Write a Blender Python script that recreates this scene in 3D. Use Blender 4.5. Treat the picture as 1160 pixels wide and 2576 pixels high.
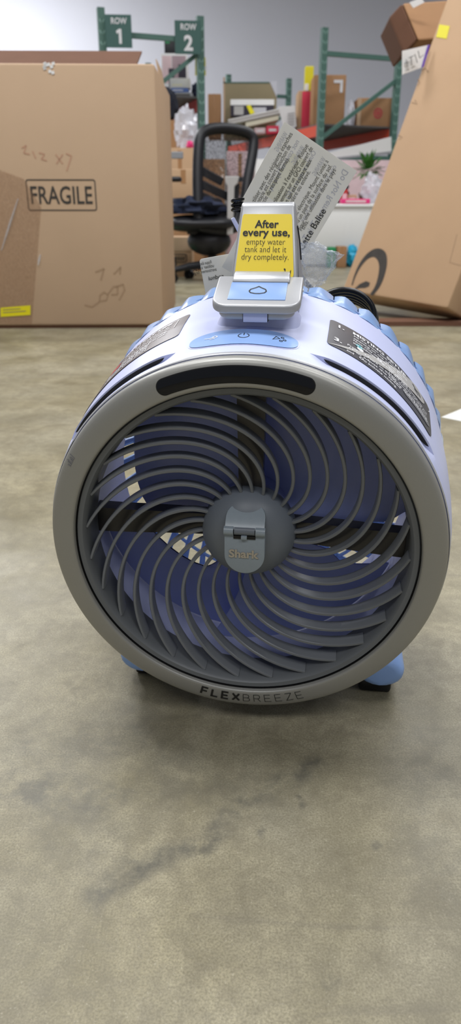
import bpy, bmesh, math, random
from mathutils import Vector, Matrix, noise as mnoise

for o in list(bpy.data.objects):
    bpy.data.objects.remove(o, do_unlink=True)
S = bpy.context.scene
COL = S.collection
PI = math.pi
rad = math.radians
random.seed(7)

# ------------------------------------------------------------------ camera
F_PX, PITCH, CAM_H = 1800.0, rad(22.5), 0.45
cam_d = bpy.data.cameras.new('camera')
cam = bpy.data.objects.new('camera', cam_d)
COL.objects.link(cam)
cam.location = (0, 0, CAM_H)
cam.rotation_euler = (PI / 2 - PITCH, 0, 0)
cam_d.sensor_fit = 'VERTICAL'
cam_d.sensor_height = 36.0
cam_d.lens = F_PX / 2576 * 36.0
cam_d.clip_start = 0.02
cam_d.dof.use_dof = True
cam_d.dof.focus_distance = 0.575
cam_d.dof.aperture_fstop = 10.0
S.camera = cam

# ------------------------------------------------------------------ world and lights
w = bpy.data.worlds.new('hall_light')
S.world = w
w.use_nodes = True
bgn = w.node_tree.nodes['Background']
bgn.inputs[0].default_value = (0.80, 0.86, 0.95, 1)
bgn.inputs[1].default_value = 0.30

def area(name, loc, size, size_y, power, target=None, color=(0.97, 0.98, 1.0)):
    l = bpy.data.lights.new(name, 'AREA')
    l.shape = 'RECTANGLE'; l.size = size; l.size_y = size_y; l.energy = power; l.color = color
    o = bpy.data.objects.new(name, l); COL.objects.link(o); o.location = loc
    if target is not None:
        d = Vector(target) - Vector(loc)
        o.rotation_euler = d.to_track_quat('-Z', 'Y').to_euler()
    return o
# overhead area lights; camera-side ones added as fill, far-left one for the wall gradient
LAMP_Z = 5.2
for i, (x, y, pw) in enumerate([(-1.1, 1.3, 215), (2.3, 1.0, 120), (-1.6, -3.0, 110), (2.4, -3.0, 95),
                                (-2.6, 5.0, 160), (2.6, 5.2, 140), (-5.0, 12.6, 700), (2.6, 9.8, 110)]):
    area('overhead_area_light', (x, y, LAMP_Z), 2.4, 1.1, pw)

S.view_settings.view_transform = 'Standard'
S.view_settings.look = 'None'
S.view_settings.exposure = -0.16
S.view_settings.gamma = 1.0
S.view_settings.use_curve_mapping = False

# ------------------------------------------------------------------ geometry helpers
CP, SP = math.cos(PITCH), math.sin(PITCH)
def ray(px, py):
    u = (px - 580) / F_PX; v = (py - 1288) / F_PX
    return Vector((u, -v * SP + CP, -v * CP - SP))
def at(px, py, d):
    """world point that stands d metres in front of the camera (along the floor) in that direction"""
    r = ray(px, py)
    return Vector((0, 0, CAM_H)) + r * (d / r.y)

def srgb(r, g, b):
    def c(v):
        v /= 255.0
        return v / 12.92 if v <= 0.04045 else ((v + 0.055) / 1.055) ** 2.4
    return (c(r), c(g), c(b), 1)

class MB:
    def __init__(s): s.v = []; s.f = []
    def add(s, vs, fs):
        n = len(s.v); s.v += [Vector(v) for v in vs]; s.f += [tuple(i + n for i in f) for f in fs]; return s
    def cuboid(s, o, ex, ey, ez):
        o, ex, ey, ez = map(Vector, (o, ex, ey, ez))
        vs = [o, o + ex, o + ex + ey, o + ey, o + ez, o + ex + ez, o + ex + ey + ez, o + ey + ez]
        fs = [(0, 3, 2, 1), (4, 5, 6, 7), (0, 1, 5, 4), (1, 2, 6, 5), (2, 3, 7, 6), (3, 0, 4, 7)]
        if ex.cross(ey).dot(ez) < 0: fs = [f[::-1] for f in fs]
        return s.add(vs, fs)
    def box(s, x0, x1, y0, y1, z0, z1):
        return s.cuboid((x0, y0, z0), (x1 - x0, 0, 0), (0, y1 - y0, 0), (0, 0, z1 - z0))
    def bar(s, a, b, w, h=None, upv=(0, 0, 1)):
        a, b = Vector(a), Vector(b); h = h or w
        d = b - a; u = Vector(upv)
        if abs(d.normalized().dot(u)) > 0.98: u = Vector((1, 0, 0))
        sx = d.cross(u).normalized() * w; sy = sx.cross(d).normalized() * h
        return s.cuboid(a - sx / 2 - sy / 2, sx, sy, d)
    def tube(s, path, r, n=10, closed=False, cap=True):
        path = [Vector(p) for p in path]; m = len(path)
        rr = r if isinstance(r, (list, tuple)) else [r] * m
        prev = None; base = len(s.v)
        for i, p in enumerate(path):
            if closed: t = path[(i + 1) % m] - path[i - 1]
            else: t = path[min(i + 1, m - 1)] - path[max(i - 1, 0)]
            t.normalize()
            if prev is None:
                a = Vector((0, 0, 1)) if abs(t.z) < 0.9 else Vector((1, 0, 0))
                u = (a - t * a.dot(t)).normalized()
            else:
                u = (prev - t * prev.dot(t)).normalized()
            prev = u; v = t.cross(u)
            for k in range(n):
                q = 2 * PI * k / n
                s.v.append(p + (u * math.cos(q) + v * math.sin(q)) * rr[i])
        for i in range(m if closed else m - 1):
            j = (i + 1) % m
            for k in range(n):
                l = (k + 1) % n
                s.f.append((base + i * n + k, base + i * n + l, base + j * n + l, base + j * n + k))
        if cap and not closed:
            s.f.append(tuple(base + k for k in reversed(range(n))))
            s.f.append(tuple(base + (m - 1) * n + k for k in range(n)))
        return s
    def revolve(s, prof, n=128, closed=False, a0=0, a1=360):
        """prof: list of (L, R) about the local Y axis; angle is measured from +Z towards +X"""
        full = abs(a1 - a0) >= 360
        m = n if full else n + 1
        base = len(s.v)
        for i in range(m):
            a = rad(a0 + (a1 - a0) * i / n)
            for L, R in prof: s.v.append(Vector((R * math.sin(a), L, R * math.cos(a))))
        k = len(prof)
        for i in range(n):
            j = (i + 1) % m
            for q in range(k if closed else k - 1):
                r = (q + 1) % k
                s.f.append((base + i * k + q, base + j * k + q, base + j * k + r, base + i * k + r))
        return s
    def grid(s, nu, nv, fn):
        base = len(s.v)
        for i in range(nu + 1):
            for j in range(nv + 1): s.v.append(Vector(fn(i / nu, j / nv)))
        for i in range(nu):
            for j in range(nv):
                a = base + i * (nv + 1) + j
                s.f.append((a, a + nv + 1, a + nv + 2, a + 1))
        return s
    def prism(s, poly, e):
        """poly: planar loop of 3D points, extruded by e"""
        poly = [Vector(p) for p in poly]; e = Vector(e); n = len(poly)
        nrm = Vector()
        for i in range(n): nrm += poly[i].cross(poly[(i + 1) % n])
        vs = poly + [p + e for p in poly]
        fs = [tuple(range(n))[::-1], tuple(range(n, 2 * n))] + [(i, (i + 1) % n, n + (i + 1) % n, n + i) for i in range(n)]
        if nrm.dot(e) < 0: fs = [f[::-1] for f in fs]
        return s.add(vs, fs)
    def flat(s, vf, fn):
        v, f = vf
        return s.add([fn(*p) for p in v], f)
    def ellipsoid(s, c, rx, ry, rz, nu=16, nv=10, jitter=0, sc=6.0, seed=0):
        c = Vector(c); base = len(s.v)
        for i in range(nv + 1):
            t = PI * i / nv
            for k in range(nu):
                q = 2 * PI * k / nu
                d = Vector((math.sin(t) * math.cos(q), math.sin(t) * math.sin(q), math.cos(t)))
                m = 1 + jitter * mnoise.noise(d * sc + Vector((seed * 3.1, seed * 1.7, 0)))
                s.v.append(c + Vector((d.x * rx, d.y * ry, d.z * rz)) * m)
        for i in range(nv):
            for k in range(nu):
                l = (k + 1) % nu
                s.f.append((base + i * nu + k, base + (i + 1) * nu + k, base + (i + 1) * nu + l, base + i * nu + l))
        return s
    def build(s, name, mat, parent=None, xf=None, smooth=None, bevel=0, origin=None, seg=2, recalc=False):
        me = bpy.data.meshes.new(name)
        vs = [xf @ v for v in s.v] if xf is not None else s.v
        off = Vector((0, 0, 0))
        if parent is None and origin is None and vs:
            xs = [v.x for v in vs]; ys = [v.y for v in vs]; zs = [v.z for v in vs]
            off = Vector(((min(xs) + max(xs)) / 2, (min(ys) + max(ys)) / 2, min(zs)))
        elif origin is not None: off = Vector(origin)
        elif parent is not None and not parent.get('_local'):
            off = world_loc(parent)
        me.from_pydata([v - off for v in vs], [], s.f)
        me.update()
        if bevel or recalc:
            bm = bmesh.new(); bm.from_mesh(me)
            bmesh.ops.remove_doubles(bm, verts=bm.verts, dist=1e-6)
            if recalc: bmesh.ops.recalc_face_normals(bm, faces=bm.faces)
            if bevel:
                es = [e for e in bm.edges if len(e.link_faces) == 2 and e.calc_face_angle(0) > 0.5]
                bmesh.ops.bevel(bm, geom=es, offset=bevel, segments=seg, affect='EDGES', profile=0.5, clamp_overlap=True)
            bm.to_mesh(me); bm.free()
        if smooth is not None:
            me.polygons.foreach_set('use_smooth', [True] * len(me.polygons))
            me.set_sharp_from_angle(angle=rad(smooth))
        me.materials.append(mat)
        o = bpy.data.objects.new(name, me); COL.objects.link(o)
        if parent is not None: o.parent = parent
        else: o.location = off
        if parent is not None and parent.get('_local'): o['_local'] = 1
        return o

def world_loc(o):
    l = Vector(o.location); p = o.parent
    while p is not None: l += Vector(p.location); p = p.parent
    return l
def tag(o, label=None, cat=None, group=None, kind=None):
    if label: o['label'] = label
    if cat: o['category'] = cat
    if group: o['group'] = group
    if kind: o['kind'] = kind
    return o
def thing(name, label, cat, loc=(0, 0, 0), rz=0, group=None):
    o = bpy.data.objects.new(name, None); COL.objects.link(o)
    o.empty_display_size = 0.05
    o.location = loc; o.rotation_euler = (0, 0, rz)
    return tag(o, label, cat, group)

# 2D print helpers -------------------------------------------------
def strokes(polys, wd):
    """ribbons of width wd along 2D polylines; returns (verts2d, faces)"""
    V, Fc = [], []
    for pl in polys:
        closed = len(pl) > 2 and pl[0] == pl[-1]
        pts = [Vector((p[0], p[1])) for p in (pl[:-1] if closed else pl)]
        n = len(pts); b = len(V)
        for i in range(n):
            if closed: d0 = pts[i] - pts[i - 1]; d1 = pts[(i + 1) % n] - pts[i]
            else:
                d1 = pts[min(i + 1, n - 1)] - pts[min(i, n - 2)]
                d0 = pts[max(i, 1)] - pts[max(i - 1, 0)]
            d0 = d0.normalized(); d1 = d1.normalized()
            t = (d0 + d1); t = t.normalized() if t.length > 1e-6 else d1
            nn = Vector((-t.y, t.x)); k = max(0.45, nn.dot(Vector((-d1.y, d1.x))))
            e = nn * (wd / 2 / k)
            V += [tuple(pts[i] + e), tuple(pts[i] - e)]
        for i in range(n if closed else n - 1):
            j = (i + 1) % n
            Fc.append((b + 2 * i + 1, b + 2 * j + 1, b + 2 * j, b + 2 * i))
    return V, Fc
def arc(cx, cy, r, a0, a1, n=16, ry=None):
    ry = ry or r
    return [(cx + r * math.cos(rad(a0 + (a1 - a0) * i / n)), cy + ry * math.sin(rad(a0 + (a1 - a0) * i / n))) for i in range(n + 1)]
def merge(*parts):
    V, Fc = [], []
    for v, f in parts:
        b = len(V); V += list(v); Fc += [tuple(i + b for i in q) for q in f]
    return V, Fc
def shift(vf, dx, dy, sx=1, sy=1):
    return [(x * sx + dx, y * sy + dy) for x, y in vf[0]], vf[1]
def fill(poly):
    return list(poly), [tuple(range(len(poly)))]
def rrect(x0, x1, y0, y1, r, n=5):
    return (arc(x1 - r, y1 - r, r, 0, 90, n) + arc(x0 + r, y1 - r, r, 90, 180, n) +
            arc(x0 + r, y0 + r, r, 180, 270, n) + arc(x1 - r, y0 + r, r, 270, 360, n))
def text(sx, size, bold=0.0, align='LEFT', width=None, res=3, spacing=1.0):
    cu = bpy.data.curves.new('t', 'FONT'); cu.body = sx; cu.size = size; cu.offset = bold * size
    cu.align_x = align; cu.resolution_u = res; cu.space_character = spacing
    ob = bpy.data.objects.new('t', cu); COL.objects.link(ob)
    dg = bpy.context.evaluated_depsgraph_get()
    me = bpy.data.meshes.new_from_object(ob.evaluated_get(dg))
    V = [(v.co.x, v.co.y) for v in me.vertices]; Fc = [tuple(p.vertices) for p in me.polygons]
    bpy.data.objects.remove(ob); bpy.data.meshes.remove(me); bpy.data.curves.remove(cu)
    if width and V:
        lo = min(v[0] for v in V); hi = max(v[0] for v in V); k = width / (hi - lo)
        V = [(x * k, y) for x, y in V]
    return V, Fc
def refine(vf, maxlen):
    """split long edges of a flat print so that it can follow a curved surface"""
    bm = bmesh.new()
    vs = [bm.verts.new((x, y, 0)) for x, y in vf[0]]
    for f in vf[1]:
        try: bm.faces.new([vs[i] for i in f])
        except ValueError: pass
    bmesh.ops.triangulate(bm, faces=bm.faces)
    for _ in range(5):
        es = [e for e in bm.edges if e.calc_length() > maxlen]
        if not es: break
        bmesh.ops.subdivide_edges(bm, edges=es, cuts=1)
        bmesh.ops.triangulate(bm, faces=[f for f in bm.faces if len(f.verts) > 3])
    bm.verts.index_update()
    V = [(v.co.x, v.co.y) for v in bm.verts]; Fc = [tuple(v.index for v in f.verts) for f in bm.faces]
    bm.free(); return V, Fc

# ------------------------------------------------------------------ materials
def mat(name, col, rough=0.5, metal=0.0, var=0.06, scale=30, bump=0.0, bscale=200, spec=0.5, coat=0.0, trans=0.0, alpha=1.0, ior=1.45, sub=0.0):
    m = bpy.data.materials.new(name); m.use_nodes = True
    nt = m.node_tree; b = nt.nodes['Principled BSDF']
    tc = nt.nodes.new('ShaderNodeTexCoord')
    nz = nt.nodes.new('ShaderNodeTexNoise'); nz.inputs['Scale'].default_value = scale; nz.inputs['Detail'].default_value = 4
    nt.links.new(tc.outputs['Object'], nz.inputs['Vector'])
    mx = nt.nodes.new('ShaderNodeMix'); mx.data_type = 'RGBA'
    mx.inputs[6].default_value = tuple(c * (1 - var) for c in col[:3]) + (1,)
    mx.inputs[7].default_value = tuple(min(1, c * (1 + var)) for c in col[:3]) + (1,)
    nt.links.new(nz.outputs['Fac'], mx.inputs[0])
    nt.links.new(mx.outputs[2], b.inputs['Base Color'])
    b.inputs['Roughness'].default_value = rough; b.inputs['Metallic'].default_value = metal
    b.inputs['Specular IOR Level'].default_value = spec
    b.inputs['Coat Weight'].default_value = coat; b.inputs['Coat Roughness'].default_value = 0.15
    b.inputs['Transmission Weight'].default_value = trans; b.inputs['Alpha'].default_value = alpha; b.inputs['IOR'].default_value = ior
    if bump:
        n2 = nt.nodes.new('ShaderNodeTexNoise'); n2.inputs['Scale'].default_value = bscale; n2.inputs['Detail'].default_value = 3
        nt.links.new(tc.outputs['Object'], n2.inputs['Vector'])
        bp = nt.nodes.new('ShaderNodeBump'); bp.inputs['Strength'].default_value = bump; bp.inputs['Distance'].default_value = 0.001
        nt.links.new(n2.outputs['Fac'], bp.inputs['Height']); nt.links.new(bp.outputs['Normal'], b.inputs['Normal'])
    return m

M = {}
M['lavender'] = mat('lavender_plastic', srgb(196, 202, 236), 0.38, var=0.015, bump=0.04, bscale=900)
M['skyblue'] = mat('sky_blue_plastic', srgb(138, 170, 222), 0.32, var=0.03)
M['fin'] = mat('translucent_blue_plastic', srgb(150, 184, 235), 0.22, var=0.03, trans=0.25)
M['silver'] = mat('satin_silver_plastic', srgb(150, 149, 144), 0.40, metal=0.35, var=0.03, scale=700, bump=0.03, bscale=1500)
M['silver2'] = mat('silver_handle_plastic', srgb(176, 177, 180), 0.34, metal=0.35, var=0.03, scale=700)
M['grille'] = mat('dark_grey_plastic', srgb(108, 111, 115), 0.32, var=0.05)
M['grille_frame'] = mat('grille_frame_plastic', srgb(100, 103, 106), 0.42, var=0.04)
M['hub'] = mat('hub_grey_plastic', srgb(104, 110, 118), 0.42, var=0.04, bump=0.05, bscale=1200)
M['hubplate'] = mat('pale_grey_plastic', srgb(136, 146, 154), 0.30, var=0.06, scale=300)
M['strut'] = mat('black_brown_plastic', srgb(64, 62, 62), 0.25, var=0.05)
M['navy'] = mat('navy_blade_plastic', srgb(140, 151, 208), 0.24, var=0.03)
M['glossblack'] = mat('gloss_black', srgb(10, 11, 16), 0.06, var=0.0)
M['black'] = mat('black_rubber', srgb(20, 20, 22), 0.35, var=0.1)
M['cord'] = mat('black_cord', srgb(14, 14, 16), 0.22, var=0.1)
M['ink'] = mat('black_ink', srgb(26, 26, 26), 0.5, var=0.05)
M['greyink'] = mat('grey_ink', srgb(192, 192, 198), 0.6, var=0.05)
M['darkline'] = mat('gap_black', srgb(14, 14, 15), 0.6, var=0.0)
M['white_ink'] = mat('white_ink', srgb(225, 225, 228), 0.5, var=0.03)
M['chrome_ink'] = mat('raised_silver_letter', srgb(178, 172, 164), 0.3, metal=0.6, var=0.03)
M['sticker_grey'] = mat('dark_sticker', srgb(74, 74, 80), 0.35, var=0.08, scale=60)
M['sticker_brown'] = mat('brown_grey_sticker', srgb(88, 82, 86), 0.32, var=0.08, scale=60)
M['yellow'] = mat('yellow_sticker', srgb(236, 208, 22), 0.35, var=0.02)
M['teal'] = mat('teal_ink', srgb(60, 150, 160), 0.5)
M['redink'] = mat('red_ink', srgb(170, 60, 60), 0.5)
M['midgrey'] = mat('mid_grey_ink', srgb(118, 118, 122), 0.5)
M['palegrey'] = mat('pale_grey_ink', srgb(168, 166, 164), 0.5)
M['yellow_tint'] = mat('pale_yellow_print', srgb(233, 229, 206), 0.6, var=0.06, scale=80)
M['paper'] = mat('white_paper', srgb(234, 234, 234), 0.6, var=0.015)
M['cardboard'] = mat('cardboard', srgb(192, 164, 136), 0.75, var=0.05, scale=5, bump=0.12, bscale=350, spec=0.25)
M['cardboard2'] = mat('tan_cardboard', srgb(190, 158, 126), 0.75, var=0.06, scale=6, bump=0.12, bscale=350, spec=0.25)
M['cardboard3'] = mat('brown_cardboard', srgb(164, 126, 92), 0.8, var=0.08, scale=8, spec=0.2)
M['cardboard_dark'] = mat('dark_cardboard', srgb(106, 76, 60), 0.85, var=0.10, scale=10, spec=0.2)  # tone also carries the shade of the top flaps and under-box sheets
M['stamp'] = mat('stamp_ink', srgb(58, 54, 50), 0.7, var=0.5, scale=28)
M['faint'] = mat('faint_pencil', srgb(160, 132, 104), 0.8, var=0.05)
M['faintred'] = mat('faint_red_pencil', srgb(190, 148, 122), 0.8, var=0.05)
M['tape'] = mat('brown_packing_tape', srgb(170, 128, 90), 0.22, var=0.05, scale=3)
M['yellowlabel'] = mat('yellow_label', srgb(226, 214, 20), 0.5, var=0.02)
M['purple'] = mat('purple_paper', srgb(104, 66, 170), 0.6)
M['rackgreen'] = mat('green_rack_steel', srgb(78, 112, 102), 0.5, var=0.10, scale=14)
M['signgreen'] = mat('green_sign', srgb(56, 94, 88), 0.5, var=0.04)
M['orange'] = mat('orange_beam', srgb(216, 74, 38), 0.45, var=0.06)
M['redbeam'] = mat('red_beam', srgb(176, 48, 44), 0.5, var=0.06)
M['deck'] = mat('shelf_deck', srgb(84, 82, 82), 0.6, var=0.1)
M['khaki'] = mat('khaki_board', srgb(146, 134, 104), 0.7, var=0.04)
M['blackplastic'] = mat('black_chair_plastic', srgb(24, 25, 30), 0.45, var=0.1)
M['blackcloth'] = mat('black_cloth', srgb(30, 34, 46), 0.9, var=0.2, scale=12)
M['navycloth'] = mat('navy_cloth', srgb(32, 40, 62), 0.9, var=0.2, scale=12)
M['pvcwhite'] = mat('white_plastic', srgb(226, 226, 224), 0.4, var=0.02)
M['greyplastic'] = mat('grey_plastic', srgb(150, 152, 156), 0.4, var=0.05)
M['pink'] = mat('pink_red_card', srgb(226, 62, 92), 0.55, var=0.05)
M['hotpink'] = mat('hot_pink_plastic', srgb(232, 60, 130), 0.45, var=0.08)
M['green'] = mat('green_plastic', srgb(28, 132, 78), 0.45, var=0.08)
M['leaf'] = mat('leaf_green', srgb(66, 122, 50), 0.6, var=0.3, scale=20)
M['cyan'] = mat('cyan_plastic', srgb(40, 168, 206), 0.4, var=0.1)
M['bluebox'] = mat('blue_box', srgb(84, 112, 176), 0.5, var=0.1)
M['photo'] = mat('photo_print', srgb(176, 152, 160), 0.5, var=0.25, scale=5)
M['darkprint'] = mat('dark_print', srgb(48, 44, 58), 0.5, var=0.2, scale=8)
M['palepink'] = mat('pale_pink_print', srgb(224, 196, 200), 0.5, var=0.15, scale=8)
M['floor_white'] = mat('white_floor_paint', srgb(222, 222, 216), 0.55, var=0.04)

def clear_film(name, tint, fac):
    m = bpy.data.materials.new(name); m.use_nodes = True; nt = m.node_tree
    b = nt.nodes['Principled BSDF']; out = nt.nodes['Material Output']
    b.inputs['Base Color'].default_value = tint; b.inputs['Roughness'].default_value = 0.08
    tr = nt.nodes.new('ShaderNodeBsdfTransparent'); mx = nt.nodes.new('ShaderNodeMixShader')
    nz = nt.nodes.new('ShaderNodeTexNoise'); nz.inputs['Scale'].default_value = 60
    mp = nt.nodes.new('ShaderNodeMapRange'); mp.inputs[1].default_value = 0.35; mp.inputs[2].default_value = 0.75
    mp.inputs[3].default_value = fac * 0.5; mp.inputs[4].default_value = min(1, fac * 1.7)
    nt.links.new(nz.outputs['Fac'], mp.inputs[0]); nt.links.new(mp.outputs[0], mx.inputs[0])
    nt.links.new(tr.outputs[0], mx.inputs[1]); nt.links.new(b.outputs[0], mx.inputs[2]); nt.links.new(mx.outputs[0], out.inputs[0])
    return m
M['film'] = clear_film('clear_plastic_film', srgb(225, 230, 238), 0.30)
M['tapefilm'] = clear_film('clear_packing_tape', srgb(168, 130, 98), 0.16)
M['bagfilm'] = clear_film('milky_plastic_bag', srgb(228, 228, 236), 0.85)
M['mesh'] = clear_film('chair_mesh', srgb(52, 53, 56), 0.60)

def thin_paper():
    m = mat('thin_tag_paper', srgb(236, 235, 231), 0.6, var=0.015); nt = m.node_tree
    tr = nt.nodes.new('ShaderNodeBsdfTranslucent'); tr.inputs[0].default_value = srgb(238, 236, 228)
    mx = nt.nodes.new('ShaderNodeMixShader'); mx.inputs[0].default_value = 0.35
    nt.links.new(nt.nodes['Principled BSDF'].outputs[0], mx.inputs[1]); nt.links.new(tr.outputs[0], mx.inputs[2])
    nt.links.new(mx.outputs[0], nt.nodes['Material Output'].inputs[0]); return m
M['thinpaper'] = thin_paper()

def floor_material():
    m = bpy.data.materials.new('polished_concrete'); m.use_nodes = True; nt = m.node_tree; L = nt.links
    b = nt.nodes['Principled BSDF']; tc = nt.nodes.new('ShaderNodeTexCoord')
    def noise(scale, detail=5, rough=0.6, dist=0.0, vec=None):
        n = nt.nodes.new('ShaderNodeTexNoise'); n.inputs['Scale'].default_value = scale; n.inputs['Detail'].default_value = detail
        n.inputs['Roughness'].default_value = rough; n.inputs['Distortion'].default_value = dist
        L.new(vec or tc.outputs['Object'], n.inputs['Vector']); return n.outputs['Fac']
    def rng(x, a, b_, c=0.0, d=1.0):
        n = nt.nodes.new('ShaderNodeMapRange'); n.inputs[1].default_value = a; n.inputs[2].default_value = b_
        n.inputs[3].default_value = c; n.inputs[4].default_value = d; L.new(x, n.inputs[0]); return n.outputs[0]
    def mix(f, a, c, mode='MIX'):
        n = nt.nodes.new('ShaderNodeMix'); n.data_type = 'RGBA'; n.blend_type = mode
        if isinstance(f, float): n.inputs[0].default_value = f
        else: L.new(f, n.inputs[0])
        for i, x in ((6, a), (7, c)):
            if isinstance(x, tuple): n.inputs[i].default_value = x
            else: L.new(x, n.inputs[i])
        return n.outputs[2]
    def math_(op, a, c):
        n = nt.nodes.new('ShaderNodeMath'); n.operation = op
        for i, x in ((0, a), (1, c)):
            if isinstance(x, (int, float)): n.inputs[i].default_value = x
            else: L.new(x, n.inputs[i])
        return n.outputs[0]
    base = mix(rng(noise(5.0, 6, 0.62, 0.4), 0.36, 0.64), srgb(118, 110, 82), srgb(172, 163, 134))
    base = mix(rng(noise(1.7, 4, 0.6), 0.40, 0.66, 0.0, 0.5), base, srgb(166, 163, 150))
    base = mix(rng(noise(22, 6, 0.7, 0.6), 0.50, 0.72, 0.0, 0.6), base, srgb(104, 97, 78))
    base = mix(rng(noise(620, 2, 0.5), 0.35, 0.7, 0.0, 0.6), base, srgb(98, 91, 70))
    base = mix(rng(noise(420, 3, 0.6), 0.60, 0.74, 0.0, 0.5), base, srgb(186, 179, 158))
    base = mix(rng(noise(58, 5, 0.7, 0.3), 0.42, 0.66, 0.0, 0.5), base, srgb(112, 105, 86))
    # stretched scuffs, swept across the aisle
    mp = nt.nodes.new('ShaderNodeMapping'); mp.inputs['Rotation'].default_value = (0, 0, rad(-38)); mp.inputs['Scale'].default_value = (2.2, 16, 1)
    L.new(tc.outputs['Object'], mp.inputs['Vector'])
    base = mix(rng(noise(1.6, 5, 0.6, 0.8, mp.outputs[0]), 0.60, 0.74, 0.0, 0.42), base, srgb(104, 98, 84))
    # dark oily smears with a shape of their own
    sep = nt.nodes.new('ShaderNodeSeparateXYZ')
    wob = nt.nodes.new('ShaderNodeVectorMath'); wob.operation = 'MULTIPLY_ADD'
    nv = nt.nodes.new('ShaderNodeTexNoise'); nv.inputs['Scale'].default_value = 14; nv.inputs['Detail'].default_value = 4
    L.new(tc.outputs['Object'], nv.inputs['Vector']); L.new(nv.outputs['Color'], wob.inputs[0])
    wob.inputs[1].default_value = (0.05, 0.05, 0.0); L.new(tc.outputs['Object'], wob.inputs[2])
    L.new(wob.outputs[0], sep.inputs[0])
    def smear(ax, ay, bx, by, wd, amt):
        nonlocal base
        ax += 0.025; bx += 0.025; ay += 0.025; by += 0.025
        dx, dy = bx - ax, by - ay; ln = math.hypot(dx, dy); ux, uy = dx / ln, dy / ln
        px = math_('SUBTRACT', sep.outputs[0], ax); py = math_('SUBTRACT', sep.outputs[1], ay)
        t = math_('ADD', math_('MULTIPLY', px, ux), math_('MULTIPLY', py, uy))
        q = math_('ABSOLUTE', math_('SUBTRACT', math_('MULTIPLY', px, -uy), math_('MULTIPLY', py, -ux)), 0)
        over = math_('MAXIMUM', math_('SUBTRACT', math_('ABSOLUTE', math_('SUBTRACT', t, ln / 2), 0), ln / 2), 0)
        dist = math_('SQRT', math_('ADD', math_('POWER', q, 2), math_('POWER', over, 2)), 0)
        k = rng(dist, wd, wd * 0.25, 0, amt)
        k = math_('MULTIPLY', k, rng(noise(26, 4, 0.7), 0.36, 0.60))
        base = mix(k, base, srgb(80, 78, 70))
    def floor_xy(px, py):
        r = ray(px, py); t = -CAM_H / r.z; return r.x * t, r.y * t
    for (a, c, wd, amt) in [((240, 2240), (480, 2120), 0.016, 0.75), ((480, 2120), (800, 1925), 0.014, 0.8), ((40, 1990), (260, 2010), 0.03, 0.7),
                            ((660, 2100), (664, 2108), 0.007, 1.0), ((832, 2466), (848, 2456), 0.007, 1.0), ((932, 2135), (940, 2140), 0.005, 1.0),
                            ((752, 2015), (760, 2035), 0.004, 0.9), ((100, 1900), (330, 1840), 0.05, 0.35), ((1080, 1910), (1100, 2200), 0.05, 0.35),
                            ((120, 2100), (300, 2130), 0.05, 0.3), ((430, 1960), (650, 2010), 0.06, 0.35)]:
        smear(*floor_xy(*a), *floor_xy(*c), wd, amt)
    L.new(base, b.inputs['Base Color'])
    L.new(rng(noise(9, 5, 0.6), 0.3, 0.7, 0.36, 0.52), b.inputs['Roughness'])
    b.inputs['Specular IOR Level'].default_value = 0.5
    bp = nt.nodes.new('ShaderNodeBump'); bp.inputs['Strength'].default_value = 0.18; bp.inputs['Distance'].default_value = 0.0015
    L.new(noise(90, 5, 0.65), bp.inputs['Height']); L.new(bp.outputs['Normal'], b.inputs['Normal'])
    return m
M['concrete'] = floor_material()
M['wall'] = mat('painted_wall', srgb(206, 208, 218), 0.8, var=0.02, scale=1.2, bump=0.05, bscale=40)
M['ceiling'] = mat('ceiling_paint', srgb(190, 190, 195), 0.9, var=0.03, scale=1)

# ------------------------------------------------------------------ the setting
def struct(o): o['kind'] = 'structure'; return o
struct(MB().box(-9, 9, -5, 16.2, -0.1, 0).build('floor', M['concrete'], origin=(0, 0, 0)))
struct(MB().box(-9, 9, 16.0, 16.2, 0, 6).build('wall_back', M['wall']))
struct(MB().box(-9.2, -9, -5, 16.2, 0, 6).build('wall_left', M['wall']))
struct(MB().box(9, 9.2, -5, 16.2, 0, 6).build('wall_right', M['wall']))
struct(MB().box(-9, 9, -5, 16.2, 6.0, 6.15).build('ceiling', M['ceiling']))
a, b_, c, d = at(1112, 1050, 1), at(1160, 1028, 1), None, None
def on_floor(px, py):
    r = ray(px, py); t = -CAM_H / r.z; return Vector((r.x * t, r.y * t, 0.0))
q0, q1 = on_floor(1112, 1052), on_floor(1112, 1052)
e = (on_floor(1175, 1024) - on_floor(1112, 1050)).normalized()
s2 = (on_floor(1160, 1062) - on_floor(1110, 1052)).normalized()
p0 = on_floor(1110, 1050)
struct(MB().prism([p0, p0 + s2 * 0.30, p0 + s2 * 0.30 + e * 0.30, p0 + e * 0.16], (0, 0, 0.0008)).build('floor_marking', M['floor_white']))

# ------------------------------------------------------------------ the fan
C0 = Vector((0.0105, 0.5351, 0.1897))
YAW, TILT = rad(-8.0), rad(5.2)
fan = thing('misting_fan', 'lavender and silver portable misting fan with swirled grey front grille on concrete floor', 'fan', (C0.x, C0.y, 0), YAW)
fan['_local'] = 1
BODY = Matrix.Translation((0, 0, C0.z)) @ Matrix.Rotation(TILT, 4, 'X')
def part(mb, name, m, parent=None, smooth=30, bevel=0, xf=BODY, **k):
    return mb.build(name, m, parent or fan, xf=xf, smooth=smooth, bevel=bevel, **k)

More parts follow.
